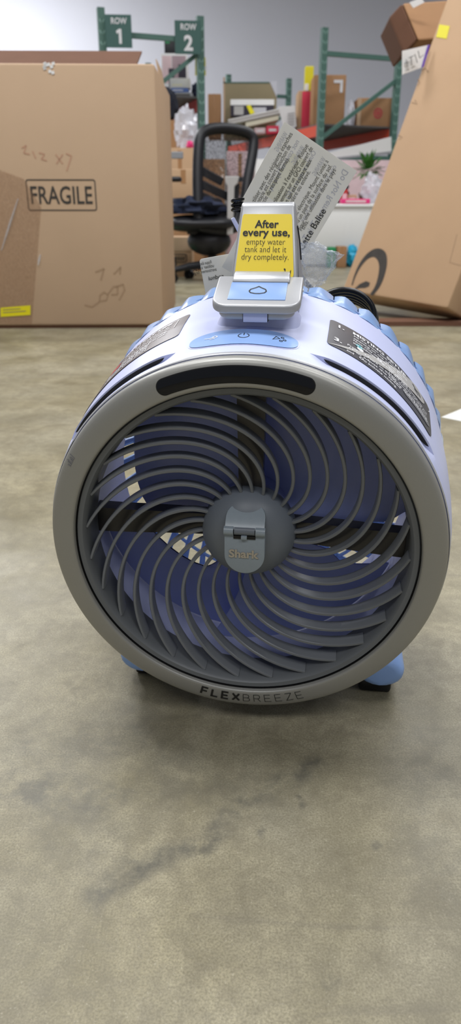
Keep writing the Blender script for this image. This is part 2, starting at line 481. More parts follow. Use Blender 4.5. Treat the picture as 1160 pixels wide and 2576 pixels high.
SHELL = [(0.008, 0.1655), (0.02, 0.1690), (0.035, 0.1715), (0.06, 0.1742), (0.10, 0.1772), (0.15, 0.1795), (0.185, 0.1805)]
def shellR(L):
    if L <= SHELL[0][0]: return SHELL[0][1]
    for (l0, r0), (l1, r1) in zip(SHELL, SHELL[1:]):
        if L <= l1: return r0 + (r1 - r0) * (L - l0) / (l1 - l0)
    return SHELL[-1][1]
SLOTS = [(20.0, 57.0, 0.027), (-57.0, -22.0, 0.027)]       # angle range and L of the two side vents
def groove(a, L):
    dlt = 0.0
    for a0, a1, Lc in SLOTS:
        mid, half = (a0 + a1) / 2, (a1 - a0) / 2 + 3
        t = 1 - ((a - mid) / half) ** 2
        if t <= 0: continue
        wdt = min(1, t * 3.0) if t < 0.34 else 1.0
        x = L - Lc
        if -0.018 <= x < 0: dlt -= 0.0034 * wdt * ((x + 0.018) / 0.018) ** 1.6
        elif 0 <= x < 0.013: dlt += 0.0012 * wdt * (1 - x / 0.013) ** 1.5
    return dlt
def sh(a, L, off=0.0):
    R = shellR(L) + off; a = rad(a); return Vector((R * math.sin(a), L, R * math.cos(a)))
# outer shell
mb = MB()
NA = 288
Ls = sorted([0.008 + 0.177 * i / 88 for i in range(89)] + [0.02699, 0.02701])
for i in range(NA):
    ang = -180 + 360 * i / NA
    for L in Ls: mb.v.append(sh(ang, L, groove(ang, L)))
n = len(Ls)
for i in range(NA):
    j = (i + 1) % NA
    for k in range(n - 1): mb.f.append((i * n + k, j * n + k, j * n + k + 1, i * n + k + 1))
mb.revolve([(0.185, 0.1805), (0.1875, 0.1795), (0.1875, 0.1745)], NA)
shell = part(mb, 'shell', M['lavender'], smooth=35)
# vent strips in the grooves
for a0, a1, Lc in SLOTS:
    m2 = MB()
    def fn(u, v, a0=a0, a1=a1, Lc=Lc):
        ang = a0 + (a1 - a0) * u; wv = 0.0037 * min(1, math.sqrt(max(0, 1 - (2 * u - 1) ** 2)) * 2.2 + 0.03)
        k = math.sqrt(max(0, 1 - (2 * u - 1) ** 2)); k = min(1, k * 1.6)
        return sh(ang, Lc - 0.0014, -0.0034 * k + 0.0036 * k * v)
    m2.grid(48, 2, fn)
    part(m2, 'side_vent', M['darkline'], shell)
# inner duct
part(MB().revolve([(0.030, 0.1395), (0.05, 0.1385), (0.10, 0.140), (0.16, 0.146), (0.186, 0.168)], 128), 'inner_duct', M['lavender'])

# silver front ring
prof = [(0.014, 0.1440), (0.0010, 0.1440), (-0.0015, 0.1443), (-0.0026, 0.1452), (-0.0028, 0.1470), (-0.0024, 0.1510), (-0.0018, 0.1550), (-0.0008, 0.1590),
        (0.0003, 0.1620), (0.0014, 0.1637), (0.0030, 0.1648), (0.0052, 0.1654), (0.0085, 0.1657), (0.0105, 0.1656), (0.0120, 0.1650), (0.0125, 0.1630)]
def ringL(R):
    pts = [(r, l) for l, r in prof[1:14]]
    for (r0, l0), (r1, l1) in zip(pts, pts[1:]):
        if R <= r1: return l0 + (l1 - l0) * (R - r0) / max(1e-9, r1 - r0)
    return 0.0105
front_ring = part(MB().revolve(prof, 192), 'front_ring', M['silver'], smooth=50)
part(MB().revolve([(0.0088, 0.1664), (0.0098, 0.1672), (0.0118, 0.1675), (0.0132, 0.1668)], 192), 'bezel_band', M['silver2'], front_ring)
def on_ring(ang, R, off):
    a = rad(ang); return Vector((R * math.sin(a), ringL(R) - off, R * math.cos(a)))
RING_ROLL = -2.2                                             # the twist-on ring sits slightly turned
# display window
def win(r_mid, half_w, a_half, off, name, m, parent):
    mm = MB(); N = 120
    for i in range(N + 1):
        u = -math.cos(PI * i / N)
        arcl = r_mid * rad(a_half)
        edge = arcl * (1 - abs(u))
        hw = half_w * (math.sqrt(max(0.0, 1 - ((half_w - edge) / half_w) ** 2)) if edge < half_w else 1.0)
        hw = max(hw, 0.0002)
        for v in (-1, -0.5, 0, 0.5, 1): mm.v.append(on_ring(u * a_half + RING_ROLL, r_mid + v * hw, off))
    for i in range(N):
        for k in range(4): mm.f.append((i * 5 + k, i * 5 + k + 1, (i + 1) * 5 + k + 1, (i + 1) * 5 + k))
    return part(mm, name, m, parent)
win(0.1545, 0.0064, 22.4, 0.0003, 'window_rim', M['darkline'], front_ring)
win(0.1545, 0.0057, 22.1, 0.0006, 'display_window', M['glossblack'], front_ring)
# lettering at the foot of the ring, drawn as strokes
GL = {'F': [[(0, 0), (0, 1), (.62, 1)], [(0, .52), (.56, .52)]], 'L': [[(0, 1), (0, 0), (.6, 0)]],
      'E': [[(.64, 1), (0, 1), (0, 0), (.64, 0)], [(0, .52), (.58, .52)]], 'X': [[(0, 0), (.68, 1)], [(0, 1), (.68, 0)]],
      'B': [[(0, 0), (0, 1), (.42, 1), (.58, .9), (.6, .76), (.56, .6), (.42, .52), (0, .52)], [(.42, .52), (.62, .42), (.66, .26), (.62, .1), (.44, 0), (0, 0)]],
      'R': [[(0, 0), (0, 1), (.44, 1), (.6, .9), (.63, .72), (.58, .54), (.42, .46), (0, .46)], [(.4, .46), (.64, 0)]],
      'Z': [[(0, 1), (.66, 1), (0, 0), (.68, 0)]]}
hgt = 0.0092; adv = 0.0098; m_b, m_t = [], []
x = -0.0480
for i, ch in enumerate('FLEXBREEZE'):
    pl = [[(px * hgt + x, py * hgt) for px, py in s_] for s_ in GL[ch]]
    (m_b if i < 4 else m_t).append(strokes(pl, 0.0020 if i < 4 else 0.00055))
    x += adv + (0.0004 if ch not in 'L' else 0.0)
def ring_text(px, py, R0=0.1572):
    R = R0 - py * 0.98
    return on_ring(180 - math.degrees(px / R0) + RING_ROLL * 1.2, R, 0.0004)
part(MB().flat(refine(merge(*m_b), 0.003), ring_text), 'bold_lettering', M['ink'], front_ring)
part(MB().flat(refine(merge(*m_t), 0.003), ring_text), 'thin_lettering', M['ink'], front_ring)
# scuff on the ring
part(MB().flat(strokes([[(i * 0.0016, 0), (i * 0.0016 + 0.0007 * (i % 2), 0.003 + 0.001 * (i % 3))] for i in range(6)], 0.0008), lambda u, v: on_ring(-62 + math.degrees(u / 0.16), 0.158 + v, 0.0004)), 'scuff_mark', M['midgrey'], front_ring)

# grille frame
part(MB().revolve([(0.006, 0.1440), (0.0035, 0.1436), (0.0022, 0.1425), (0.0025, 0.1385), (0.0045, 0.1368), (0.010, 0.1360), (0.034, 0.1348), (0.034, 0.1385), (0.006, 0.1440)], 160),
     'grille_frame', M['grille_frame'], smooth=40)
part(MB().revolve([(0.0012, 0.1443), (0.0012, 0.1437), (0.004, 0.1437)], 160), 'frame_gap', M['darkline'])
# swirl vanes
N_V = 27
def vane_mesh():
    mm = MB(); NS = 30
    for i in range(NS + 1):
        t = i / NS
        r = 0.0395 + (0.1362 - 0.0395) * t
        ang = rad(-62.0 * t ** 1.45)
        Lf = 0.036 * (1 - t) + 0.0065 * t + 0.002 * math.sin(PI * t)
        # direction along the vane, in the plane of the face
        t2 = t + 0.01; r2 = 0.0395 + (0.1362 - 0.0395) * t2; an2 = rad(-62.0 * t2 ** 1.45)
        p = Vector((r * math.sin(ang), 0, r * math.cos(ang))); p2 = Vector((r2 * math.sin(an2), 0, r2 * math.cos(an2)))
        tn = (p2 - p).normalized(); nn = Vector((tn.z, 0, -tn.x))
        dep = 0.007 + 0.007 * t
        wf = 0.0014 + 0.0002 * math.sin(PI * t); wb = 0.0009 + 0.0005 * t
        lean = 0.0
        prof_ = [(-wf * 0.6, 0.0), (wf * 0.6, 0.0), (wf, 0.0009), (wb + lean * 0.3, dep), (-wb + lean * 0.3, dep), (-wf, 0.0009)]
        for sx, dl in prof_: mm.v.append(p + nn * sx + Vector((0, Lf + dl, 0)))
    k = 6
    for i in range(NS):
        for q in range(k): mm.f.append((i * k + q, i * k + (q + 1) % k, (i + 1) * k + (q + 1) % k, (i + 1) * k + q))
    mm.f.append(tuple(range(k))[::-1]); mm.f.append(tuple(NS * k + q for q in range(k)))
    return mm
vane0 = None
for i in range(N_V):
    if vane0 is None:
        vane0 = vane_mesh().build('grille_vane', M['grille'], fan, xf=Matrix.Identity(4), smooth=35, recalc=True); o = vane0
    else:
        o = vane0.copy(); COL.objects.link(o); o.parent = fan
    o.matrix_local = BODY @ Matrix.Rotation(rad(360 / N_V * (i + 0.35)), 4, 'Y')
# hub
hubp = [(0.013 + 0.030 * (1 - math.cos(t)) , 0.0415 * math.sin(t)) for t in [PI / 2 * i / 14 for i in range(15)]]
hubp += [(0.049, 0.0417), (0.054, 0.040)]
hub = part(MB().revolve([(l, max(r, 0.0001)) for l, r in hubp], 64), 'hub', M['hub'], smooth=50)
def plate(outline, fn_front, thick):
    """solid plate: 2D outline mapped by fn(u,v,depth)"""
    mm = MB(); n_ = len(outline)
    mm.v = [fn_front(u, v, 0) for u, v in outline] + [fn_front(u, v, thick) for u, v in outline]
    mm.f = [tuple(range(n_)), tuple(range(n_, 2 * n_))[::-1]] + [(i, n_ + i, n_ + (i + 1) % n_, (i + 1) % n_) for i in range(n_)]
    return mm
# upper plate of the hub: slopes back from the hinge
HX = 0.0165
def up_map(u, v, dpt):
    L = 0.0095 + 0.020 * (v / 0.018) ** 1.25 if v > 0 else 0.0095
    return Vector((u, L + dpt, 0.0185 + v * 0.86))
ol = [(-HX, 0)] + [(HX, 0)] + [(HX, 0.008)] + arc(0, 0.008, HX, 8, 172, 14, ry=0.0105) + [(-HX, 0.008)]
mm = MB()
mm.grid(20, 12, lambda u, v: up_map((2 * u - 1) * HX * (1 if v < 0.45 else math.sqrt(max(0.0, 1 - ((v - 0.45) / 0.56) ** 2.2))), v * 0.0185, 0))
mm.grid(1, 12, lambda u, v: up_map(HX * (1 if v < 0.45 else math.sqrt(max(0.0, 1 - ((v - 0.45) / 0.56) ** 2.2))), v * 0.0185, 0.010 * u))
mm.grid(1, 12, lambda u, v: up_map(-HX * (1 if v < 0.45 else math.sqrt(max(0.0, 1 - ((v - 0.45) / 0.56) ** 2.2))), v * 0.0185, 0.010 * u))
part(mm, 'hub_plate', M['hubplate'], hub)
# flap
fl = rrect(-HX - 0.0006, HX + 0.0006, -0.0215, 0.0165, 0.0002, 2)
ol = arc(0, -0.0055, HX + 0.0006, 180, 360, 20, ry=0.0165) + [(HX + 0.0006, 0.013), (0.0095, 0.013), (-0.0095, 0.013), (-HX - 0.0006, 0.013)]
flap = part(plate(ol, lambda u, v, d_: Vector((u, 0.0062 + d_ + 0.004 * ((v + 0.022) / 0.04), v)), 0.012), 'hub_flap', M['hubplate'], smooth=25, bevel=0.0007, recalc=True)
for sx in (-1, 1):
    part(MB().tube([(sx * 0.0093, 0.0108, 0.0165), (sx * (HX + 0.0008), 0.0108, 0.0165)], 0.0040, 18), 'hinge_knuckle', M['hubplate'], flap)
part(MB().tube([(-0.0086, 0.0115, 0.0165), (0.0086, 0.0115, 0.0165)], 0.0037, 18), 'hinge_pin', M['hub'], flap)
part(MB().box(-0.0092, 0.0092, 0.0086, 0.012, 0.0102, 0.0130), 'hinge_gap', M['darkline'], flap)
part(MB().box(-0.0028, 0.0022, 0.0068, 0.011, 0.0103, 0.0135), 'catch', M['hubplate'], flap, bevel=0.0005)
tv = text('Shark', 0.0098, bold=0.035, align='CENTER', width=0.0255)
sh_map = lambda u, v, o_=0: Vector((u - 0.001, 0.0062 + 0.004 * ((v - 0.0068 + 0.022) / 0.04) - o_, v - 0.0068))
mm = MB()
b0 = len(mm.v); nV = len(tv[0])
mm.v = [sh_map(u, v, 0.0009) for u, v in tv[0]] + [sh_map(u, v, 0.0) for u, v in tv[0]]
mm.f = [f for f in tv[1]]
ec = {}
for f in tv[1]:
    for i in range(len(f)):
        k = (f[i], f[(i + 1) % len(f)]); ec[k] = 1
for (i, j) in list(ec):
    if (j, i) not in ec: mm.f.append((i, i + nV, j + nV, j))
part(mm, 'raised_lettering', M['chrome_ink'], flap, smooth=None)

# struts and motor behind the grille
for k, ang in enumerate((-88, 1, 92)):
    m2 = MB()
    A = Matrix.Rotation(rad(ang), 4, 'Y')
    pts = [Vector((0, 0.062, 0.02)), Vector((0, 0.056, 0.138))]
    mm = MB().grid(2, 14, lambda u, v: Vector(((u - 0.5) * (0.020 + 0.004 * v), 0.043 + 0.004 * math.cos(v * 3), 0.028 + 0.111 * v)))
    mm.grid(2, 14, lambda u, v: Vector((-(u - 0.5) * (0.020 + 0.004 * v), 0.057 + 0.004 * math.cos(v * 3), 0.028 + 0.111 * v)))
    mm.grid(1, 14, lambda u, v: Vector((-0.010 - 0.002 * v, 0.057 - 0.014 * u + 0.004 * math.cos(v * 3), 0.028 + 0.111 * v)))
    mm.grid(1, 14, lambda u, v: Vector((0.010 + 0.002 * v, 0.043 + 0.014 * u + 0.004 * math.cos(v * 3), 0.028 + 0.111 * v)))
    part(mm, 'motor_strut', M['strut'], xf=BODY @ A)
part(MB().revolve([(0.050, 0.0001), (0.050, 0.034), (0.056, 0.036), (0.062, 0.036)], 48), 'motor_cover', M['strut'])
# rotor
rotor = part(MB().revolve([(0.063, 0.0001), (0.063, 0.033), (0.067, 0.036), (0.115, 0.036), (0.120, 0.030), (0.120, 0.0001)], 48), 'rotor_hub', M['navy'])
def interp(tab, r):
    if r <= tab[0][0]: return tab[0][1]
    for (r0, v0), (r1, v1) in zip(tab, tab[1:]):
        if r <= r1: return v0 + (v1 - v0) * (r - r0) / (r1 - r0)
    return tab[-1][1]
BLADES = [([(.05, -104), (.095, -100), (.105, -90), (.115, -76), (.125, -62), (.137, -52)], [(.04, -4), (.135, -2)]),
          ([(.04, 2), (.135, 4)], [(.04, 84), (.08, 88), (.12, 88), (.137, 83)]),
          ([(.04, 128), (.08, 120), (.10, 123), (.136, 112)], [(.04, 184), (.136, 196)]),
          ([(.04, 186), (.136, 190)], [(.05, 212), (.070, 218), (.084, 243), (.096, 260), (.137, 266)])]
for st_a, en_a in BLADES:
    def f(u, v, o_=0, st_a=st_a, en_a=en_a):
        r = 0.034 + 0.1043 * v
        a0, a1 = interp(st_a, r), interp(en_a, r); ang = rad(a0 + (a1 - a0) * u)
        return Vector((r * math.sin(ang), 0.086 - 0.022 * u + 0.004 * math.sin(PI * u) + o_, r * math.cos(ang)))
    mm_ = MB().grid(16, 20, lambda u, v: f(u, v)); mm_.grid(16, 20, lambda u, v: f(1 - u, v, 0.002))
    part(mm_, 'fan_blade', M['navy'], rotor, smooth=60)

# rear guard: rim, ribs with scalloped outer ends
guard = part(MB().revolve([(0.1875, 0.176), (0.1875, 0.1815), (0.200, 0.1800), (0.200, 0.174)], 132, closed=True), 'rear_guard', M['skyblue'])
def rib():
    mm_ = MB()
    # outer lobe on the rim
    def lobe(u, v):
        hgt_ = math.sin(PI * min(1, u * 1.0)) ** 0.7
        ang = rad(-3.9 + 7.8 * u)
        L = 0.180 + 0.030 * v
        R = shellR(L) - 0.0005 + (0.0052 * (0.25 + 0.75 * v ** 0.6)) * (0.25 + 0.75 * (1 - abs(2 * u - 0.7) / 1.7)) * (0.4 + 0.6 * hgt_)
        return Vector((R * math.sin(ang), L, R * math.cos(ang)))
    mm_.grid(8, 5, lobe)
    mm_.grid(8, 1, lambda u, v: lobe(1 - u, 1) * 1.0 + Vector((0, 0, -0.010 * v)))
    pts = []
    for i in range(9):
        t = i / 8; r = 0.180 - 0.150 * t; ang = rad(26 * t)
        L = 0.204 - 0.02 * (2 * t - 1) ** 2 * (1 if t > .5 else 0.4) + 0.005
        pts.append((r * math.sin(ang), L, r * math.cos(ang)))
    mm_.tube(pts, [0.0045, 0.0040, 0.0034, 0.003, 0.0028, 0.0026, 0.0024, 0.0022, 0.002], 6)
    return mm_
N_R = 44; rb0 = None
for k in range(N_R):
    if rb0 is None: rb0 = rib().build('rear_rib', M['fin'], guard, xf=Matrix.Identity(4), smooth=45); o = rb0
    else: o = rb0.copy(); COL.objects.link(o); o.parent = guard
    o.matrix_local = BODY @ Matrix.Rotation(rad(360 / N_R * k), 4, 'Y')
for hr in (0.075, 0.110, 0.145):
    part(MB().tube([(hr * math.sin(t), 0.2045, hr * math.cos(t)) for t in [2 * PI * i / 64 for i in range(64)]], 0.0022, 6, closed=True), 'guard_hoop', M['fin'], guard)
part(MB().revolve([(0.196, 0.0001), (0.196, 0.040), (0.2, 0.042), (0.206, 0.040), (0.206, 0.0001)], 40), 'rear_cap', M['skyblue'], guard)

# control panel on the shell
def panel_map(u, v, off=0.0006):   # u across (m), v towards the back (m)
    L = 0.0385 + v
    return sh(-1.2 + math.degrees(u / 0.173), L, off)
def capsule(hw, hh, n_=24):
    out = []
    for i in range(4 * n_):
        t = 2 * PI * i / (4 * n_)
        cx, sy_ = math.cos(t), math.sin(t)
        out.append((math.copysign(abs(cx) ** 0.62, cx) * hw, math.copysign(abs(sy_) ** 0.72, sy_) * hh))
    return out
def disc(outl, cx=0, cy=0, rings=6):
    V = [(cx, cy)]; Fc = []; n_ = len(outl)
    for r in range(1, rings + 1): V += [(cx + (x - cx) * r / rings, cy + (y - cy) * r / rings) for x, y in outl]
    for i in range(n_): Fc.append((0, 1 + i, 1 + (i + 1) % n_))
    for r in range(rings - 1):
        for i in range(n_):
            a_ = 1 + r * n_; b2 = a_ + n_
            Fc.append((a_ + i, b2 + i, b2 + (i + 1) % n_, a_ + (i + 1) % n_))
    return V, Fc
bow = lambda u, v: v - 0.0035 * (u / 0.043) ** 2
mm = MB().flat(disc(capsule(0.0438, 0.0158)), lambda u, v: panel_map(u, bow(u, v), 0.0002))
cp_rim = part(mm, 'control_panel', M['lavender'])
def pan_in(u, v): return panel_map(u, bow(u, v), 0.0006 + 0.0002 * (1 - (u / 0.044) ** 2))
part(MB().flat(disc(capsule(0.0425, 0.0148)), pan_in), 'button_membrane', M['skyblue'], cp_rim)
ic = [strokes([arc(0, 0, 0.0042, 120, 420, 20)], 0.0007), strokes([[(0, 0.001), (0, 0.0056)]], 0.0007)]
part(MB().flat(merge(*ic), lambda u, v: panel_map(u, bow(u, v), 0.0010)), 'power_icon', M['ink'], cp_rim)
ic = strokes([[(-0.0308, 0.0008), (-0.0268, -0.0004), (-0.0242, 0.0010)], arc(-0.0225, 0.0016, 0.0018, 0, 360, 8), [(-0.0262, -0.0024), (-0.0222, -0.0018)]], 0.0009)
part(MB().flat(ic, lambda u, v: panel_map(u, bow(u, v), 0.0010)), 'fan_speed_icon', M['white_ink'], cp_rim)
ic = strokes([[(0.0228, -0.0025), (0.0248, 0.0040), (0.0280, 0.0010), (0.0228, -0.0025)], arc(0.0298, 0.0036, 0.0012, 0, 360, 8), arc(0.0318, -0.0002, 0.0012, 0, 360, 8), arc(0.0292, -0.0028, 0.0012, 0, 360, 8)], 0.0006)
part(MB().flat(ic, lambda u, v: panel_map(u, bow(u, v), 0.0010)), 'mist_icon', M['ink'], cp_rim)

# instruction stickers on the shell
RS = 0.1765
def st_map(a_start, sgn, slope, off):
    """u runs along the circumference from a_start, v from the front edge to the back"""
    def f(u, v):
        ang = a_start + math.degrees(u / RS)
        L = 0.056 + v + slope * u
        return sh(ang, L, off)
    return f
LEN, HT = 0.116, 0.066
stk = part(MB().flat(refine(fill(rrect(0, LEN, 0, HT, 0.005)), 0.006), st_map(20.0, 1, -0.10, 0.0006)), 'setup_sticker', M['sticker_grey'])
P_ = st_map(20.0, 1, -0.10, 0.0010)
def put(vf, fn, name, m, parent): return part(MB().flat(refine(vf, 0.006), fn), name, m, parent)
T = []
T.append(shift(text('1.', 0.0105, 0.03), 0.006, 0.050)); T.append(shift(text('MISTING SETUP', 0.0090, 0.03, width=0.058), 0.021, 0.053))
T.append(shift(text('2.', 0.0105, 0.03), 0.046, 0.028)); T.append(shift(text('3.', 0.0105, 0.03), 0.005, 0.014))
put(merge(*T), P_, 'bold_lettering', M['white_ink'], stk)
T = []
for i, s_ in enumerate(['Fill the water tank through the', 'opening on top of the fan.', 'Note: Only use cold water without', 'any additives (fragrance, oils, etc.)']):
    T.append(shift(text(s_, 0.0058, 0.005, width=0.058 - 0.006 * (i == 1)), 0.022, 0.0465 - i * 0.0058))
for i, s_ in enumerate(['Flip open the misting cap and', 'in the center of the fan.', 'Note: Gently press to ensure', 'nozzle faces forward.']):
    T.append(shift(text(s_, 0.0055, 0.005, width=0.050), 0.058, 0.031 - i * 0.0056))
for i, s_ in enumerate(['Press     to turn on the fan,', '     to adjust the speed', 'and      to activate misting.']):
    T.append(shift(text(s_, 0.0060, 0.005, width=0.050 - 0.004 * (i == 1)), 0.017, 0.0165 - i * 0.0066))
put(merge(*T), P_, 'small_lettering', M['white_ink'], stk)
put(merge(fill(arc(0.028, 0.030, 0.0034, 0, 360, 16)[:-1])), P_, 'teal_dot', M['teal'], stk)
put(fill(arc(0.029, 0.0245, 0.0032, 0, 360, 16)[:-1]), P_, 'pale_dot', M['white_ink'], stk)
put(disc(arc(0.094, 0.053, 0.012, 0, 360, 24)[:-1]), P_, 'round_drawing', M['palegrey'], stk)
P2_ = st_map(20.0, 1, -0.10, 0.0013)
put(merge(strokes([[(0.088, 0.058), (0.092, 0.052), (0.097, 0.054), (0.099, 0.049)], [(0.090, 0.050), (0.096, 0.047)]], 0.0016)), P2_, 'drawing_lines', M['sticker_grey'], stk)
put(fill(rrect(0.075, 0.112, 0.010, 0.020, 0.0049)), P_, 'panel_drawing', M['midgrey'], stk)
put(merge(strokes([arc(0.0935, 0.015, 0.0022, 120, 420, 12), [(0.0935, 0.0155), (0.0935, 0.018)], [(0.080, 0.0135), (0.083, 0.0165)], arc(0.106, 0.015, 0.0018, 0, 360, 10)], 0.0006)), P2_, 'panel_icons', M['white_ink'], stk)
put(strokes([arc(0.0355, 0.0187, 0.0019, 120, 420, 12), arc(0.0205, 0.012, 0.0018, 0, 360, 8), arc(0.0305, 0.005, 0.0018, 0, 360, 8), [(0.113, 0.057), (0.110, 0.062)], [(0.112, 0.046), (0.1145, 0.052)]], 0.0008), P2_, 'sticker_icons', M['white_ink'], stk)

lst = part(MB().flat(refine(fill(rrect(0, LEN, 0, HT, 0.005)), 0.006), st_map(-20.5 - math.degrees(LEN / RS), 1, 0.10, 0.0006)), 'battery_sticker', M['sticker_brown'])
# shift so the slanted sticker keeps its near corner at the right place
P_ = st_map(-20.5 - math.degrees(LEN / RS), 1, 0.10, 0.0010)
T = [shift(text('BATTERY LIFE', 0.0085, 0.03, width=0.052), 0.048, 0.052)]
for i, s_ in enumerate(['When fully charged, the fan', 'runs for up to 24 hours on', 'low speed without misting.', 'Charge before first use.']):
    T.append(shift(text(s_, 0.0062, 0.008, width=0.050), 0.050, 0.044 - i * 0.0068))
for i, s_ in enumerate(['IMPORTANT: PLEASE READ', 'THE OWNERS GUIDE BEFORE', 'USING THIS FAN']):
    T.append(shift(text(s_, 0.0066, 0.02, width=0.048), 0.036, 0.0185 - i * 0.0066))
put(merge(*T), P_, 'lettering', M['white_ink'], lst)
put(merge(strokes([[(0.106, 0.034), (0.106, 0.058), (0.070, 0.058)]], 0.0007), strokes([[(0.022, 0.002), (0.09, 0.002)]], 0.0006)), P_, 'border_line', M['white_ink'], lst)
put(fill(rrect(0.036, 0.048, 0.026, 0.040, 0.002)), P_, 'red_mark', M['redink'], lst)

# water tank hatch and handle on the top of the shell ----------------
# pedestal
def ped(u, v):
    t = 2 * PI * u
    hw, hl = 0.036 - 0.008 * v, 0.030 - 0.006 * v
    x_ = math.copysign(abs(math.cos(t)) ** 0.5, math.cos(t)) * hw; l_ = 0.091 + math.copysign(abs(math.sin(t)) ** 0.5, math.sin(t)) * hl
    R = math.sqrt(max(shellR(l_) ** 2 - x_ * x_, 0)) * (1 - v ** 1.5) + 0.1835 * v ** 1.5 - 0.002 * (1 - v)
    return Vector((x_ + 0.003, l_, R))
mm = MB().grid(64, 8, ped)
top = [ped(i / 64, 1) for i in range(64)]; nb = len(mm.v); mm.v += top; mm.f.append(tuple(range(nb, nb + 64)))
part(mm, 'hatch_pedestal', M['lavender'], smooth=50, recalc=True)
SL = math.tan(rad(16))
HXC = 0.004
def led(u, v, dpt):   # u across, v front -> back, dpt below the tilted tray top
    return Vector((u + HXC, 0.047 + v, 0.1935 + v * SL - dpt))
def tray(hw, l0, l1, r):
    return arc(hw - r, l0 + r, r, 270, 360, 8) + [(hw, l1), (-hw, l1)] + arc(-hw + r, l0 + r, r, 180, 270, 8)
hatch = part(plate(tray(0.0345, 0.0, 0.048, 0.012), led, 0.0068), 'hatch_tray', M['silver2'], smooth=30, bevel=0.0016, recalc=True, seg=3)
part(plate(tray(0.0300, 0.0035, 0.046, 0.011), lambda u, v, d_: led(u, v, 0.0062 + d_), 0.0065), 'hatch_underside', M['silver2'], hatch, smooth=30, bevel=0.0012, recalc=True)
part(MB().cuboid(led(-0.0095, 0.0022, 0.0060), (0.019, 0, 0), (0, 0.012, 0.0), (0, 0, -0.0078)), 'hatch_clasp', M['lavender'], hatch, bevel=0.0006)
for sx in (-0.0098, 0.0094):
    part(MB().cuboid(led(sx, 0.0026, 0.0069), (0.0005, 0, 0), (0, 0.01, 0), (0, 0, -0.0066)), 'clasp_gap', M['darkline'], hatch)
ins = [(-0.0225, 0.0085), (0.0225, 0.0085), (0.0225, 0.036), (-0.0225, 0.036)]
part(plate(ins, lambda u, v, d_: led(u, v, -0.0007 + d_), 0.002), 'tank_lid', M['skyblue'], hatch, smooth=25, bevel=0.0005, recalc=True)
drop = [(0.0002, 0.0285), (0.0026, 0.0262), (0.0058, 0.0238), (0.0068, 0.0208), (0.0056, 0.0184), (0.0020, 0.0170), (-0.0020, 0.0170), (-0.0056, 0.0184), (-0.0068, 0.0208), (-0.0058, 0.0238), (-0.0022, 0.0262), (0.0002, 0.0285)]
part(MB().flat(strokes([drop], 0.0009), lambda u, v: led(u, v, -0.0011)), 'drop_icon', M['ink'], hatch)
part(MB().tube([led(0.0338, 0.033, 0.004), led(0.0352, 0.033, 0.004)], 0.0012, 12), 'hinge_screw', M['pvcwhite'], hatch)
# handle tower
FB, FT = Vector((0, 0.092, 0.1985)), Vector((0, 0.124, 0.2555))          # front face, bottom and top
fdir = (FT - FB); flen = fdir.length; fdir.normalize(); fnrm = Vector((0, -fdir.z, fdir.y))
sect = [FB - fdir * 0.010, FB + fdir * flen * 0.5, FT - fdir * 0.004, FT + Vector((0, 0.0018, 0.0026)), FT + Vector((0, 0.006, 0.0046)), FT + Vector((0, 0.014, 0.0036)),
        Vector((0, 0.150, 0.243)), Vector((0, 0.166, 0.215)), Vector((0, 0.176, 0.176)), Vector((0, 0.110, 0.174))]
def tw(p):   # half width of the tower at the height of p
    k = min(1, max(0, (p.z - 0.19) / 0.07)); return 0.0290 - 0.0072 * k
mm = MB(); ns = len(sect)
for sx in (-1, 1):
    for p in sect: mm.v.append(Vector((sx * tw(p) + HXC + 0.002, p.y, p.z)))
mm.f = [tuple(range(ns)), tuple(range(ns, 2 * ns))] + [(i, (i + 1) % ns, ns + (i + 1) % ns, ns + i) for i in range(ns)]
tower = part(mm, 'handle_tower', M['silver2'], smooth=30, bevel=0.0022, recalc=True, seg=3)
mm = MB()
for dx in (0.0, 0.0007):
    for (yy, zz) in [(0.1215, 0.240), (0.129, 0.249), (0.1385, 0.240), (0.152, 0.213), (0.160, 0.192), (0.108, 0.192)]:
        p = Vector((0, yy, zz)); mm.v.append(Vector((tw(p) + HXC + 0.0016 + dx, yy, zz)))
mm.f = [tuple(range(6))[::-1], tuple(range(6, 12))] + [(i, (i + 1) % 6, 6 + (i + 1) % 6, 6 + i) for i in range(6)]
part(mm, 'side_panel', M['greyplastic'], tower, recalc=True)
part(MB().tube([(0.0245 + HXC + 0.0022, 0.1225, 0.2425), (0.0262 + HXC + 0.0022, 0.131, 0.2300), (0.0275 + HXC + 0.0022, 0.138, 0.214)], 0.0006, 6), 'panel_gap', M['darkline'], tower)
def face(u, v, off):   # u: -1..1 across, v metres up the front face
    p = FB + fdir * v; return Vector((u * (tw(p)) + HXC + 0.002, p.y, p.z)) + fnrm * off
def face_m(x_, v, off):
    p = FB + fdir * v; return Vector((x_ + HXC + 0.002, p.y, p.z)) + fnrm * off
VB, VT = 0.0085, 0.0605
def stick(u, v):
    return face(u, VB + (VT - VB) * v, 0.0006)
rr_ = rrect(-1, 1, 0, 1, 0.07)
mm = MB(); out = [stick(u * 0.885, v) for u, v in rr_]; nO = len(out)
mm.v = out + [p - fnrm * 0.0005 for p in out]
mm.f = [tuple(range(nO))] + [(i, nO + i, nO + (i + 1) % nO, (i + 1) % nO) for i in range(nO)]
ys = part(mm, 'yellow_sticker', M['yellow'], tower, recalc=True)
def lines(items):
    out = []
    for s_, v, sz, bold, wd in items: 
        vf = text(s_, sz, bold, 'CENTER'); lo = min(p[0] for p in vf[0]); hi = max(p[0] for p in vf[0])
        k = wd / (hi - lo); vf = ([((x_ - (lo + hi) / 2) * k, y_) for x_, y_ in vf[0]], vf[1]); out.append(shift(vf, 0, v))
    return merge(*out)
fm = lambda u, v: face_m(u, v, 0.0009)
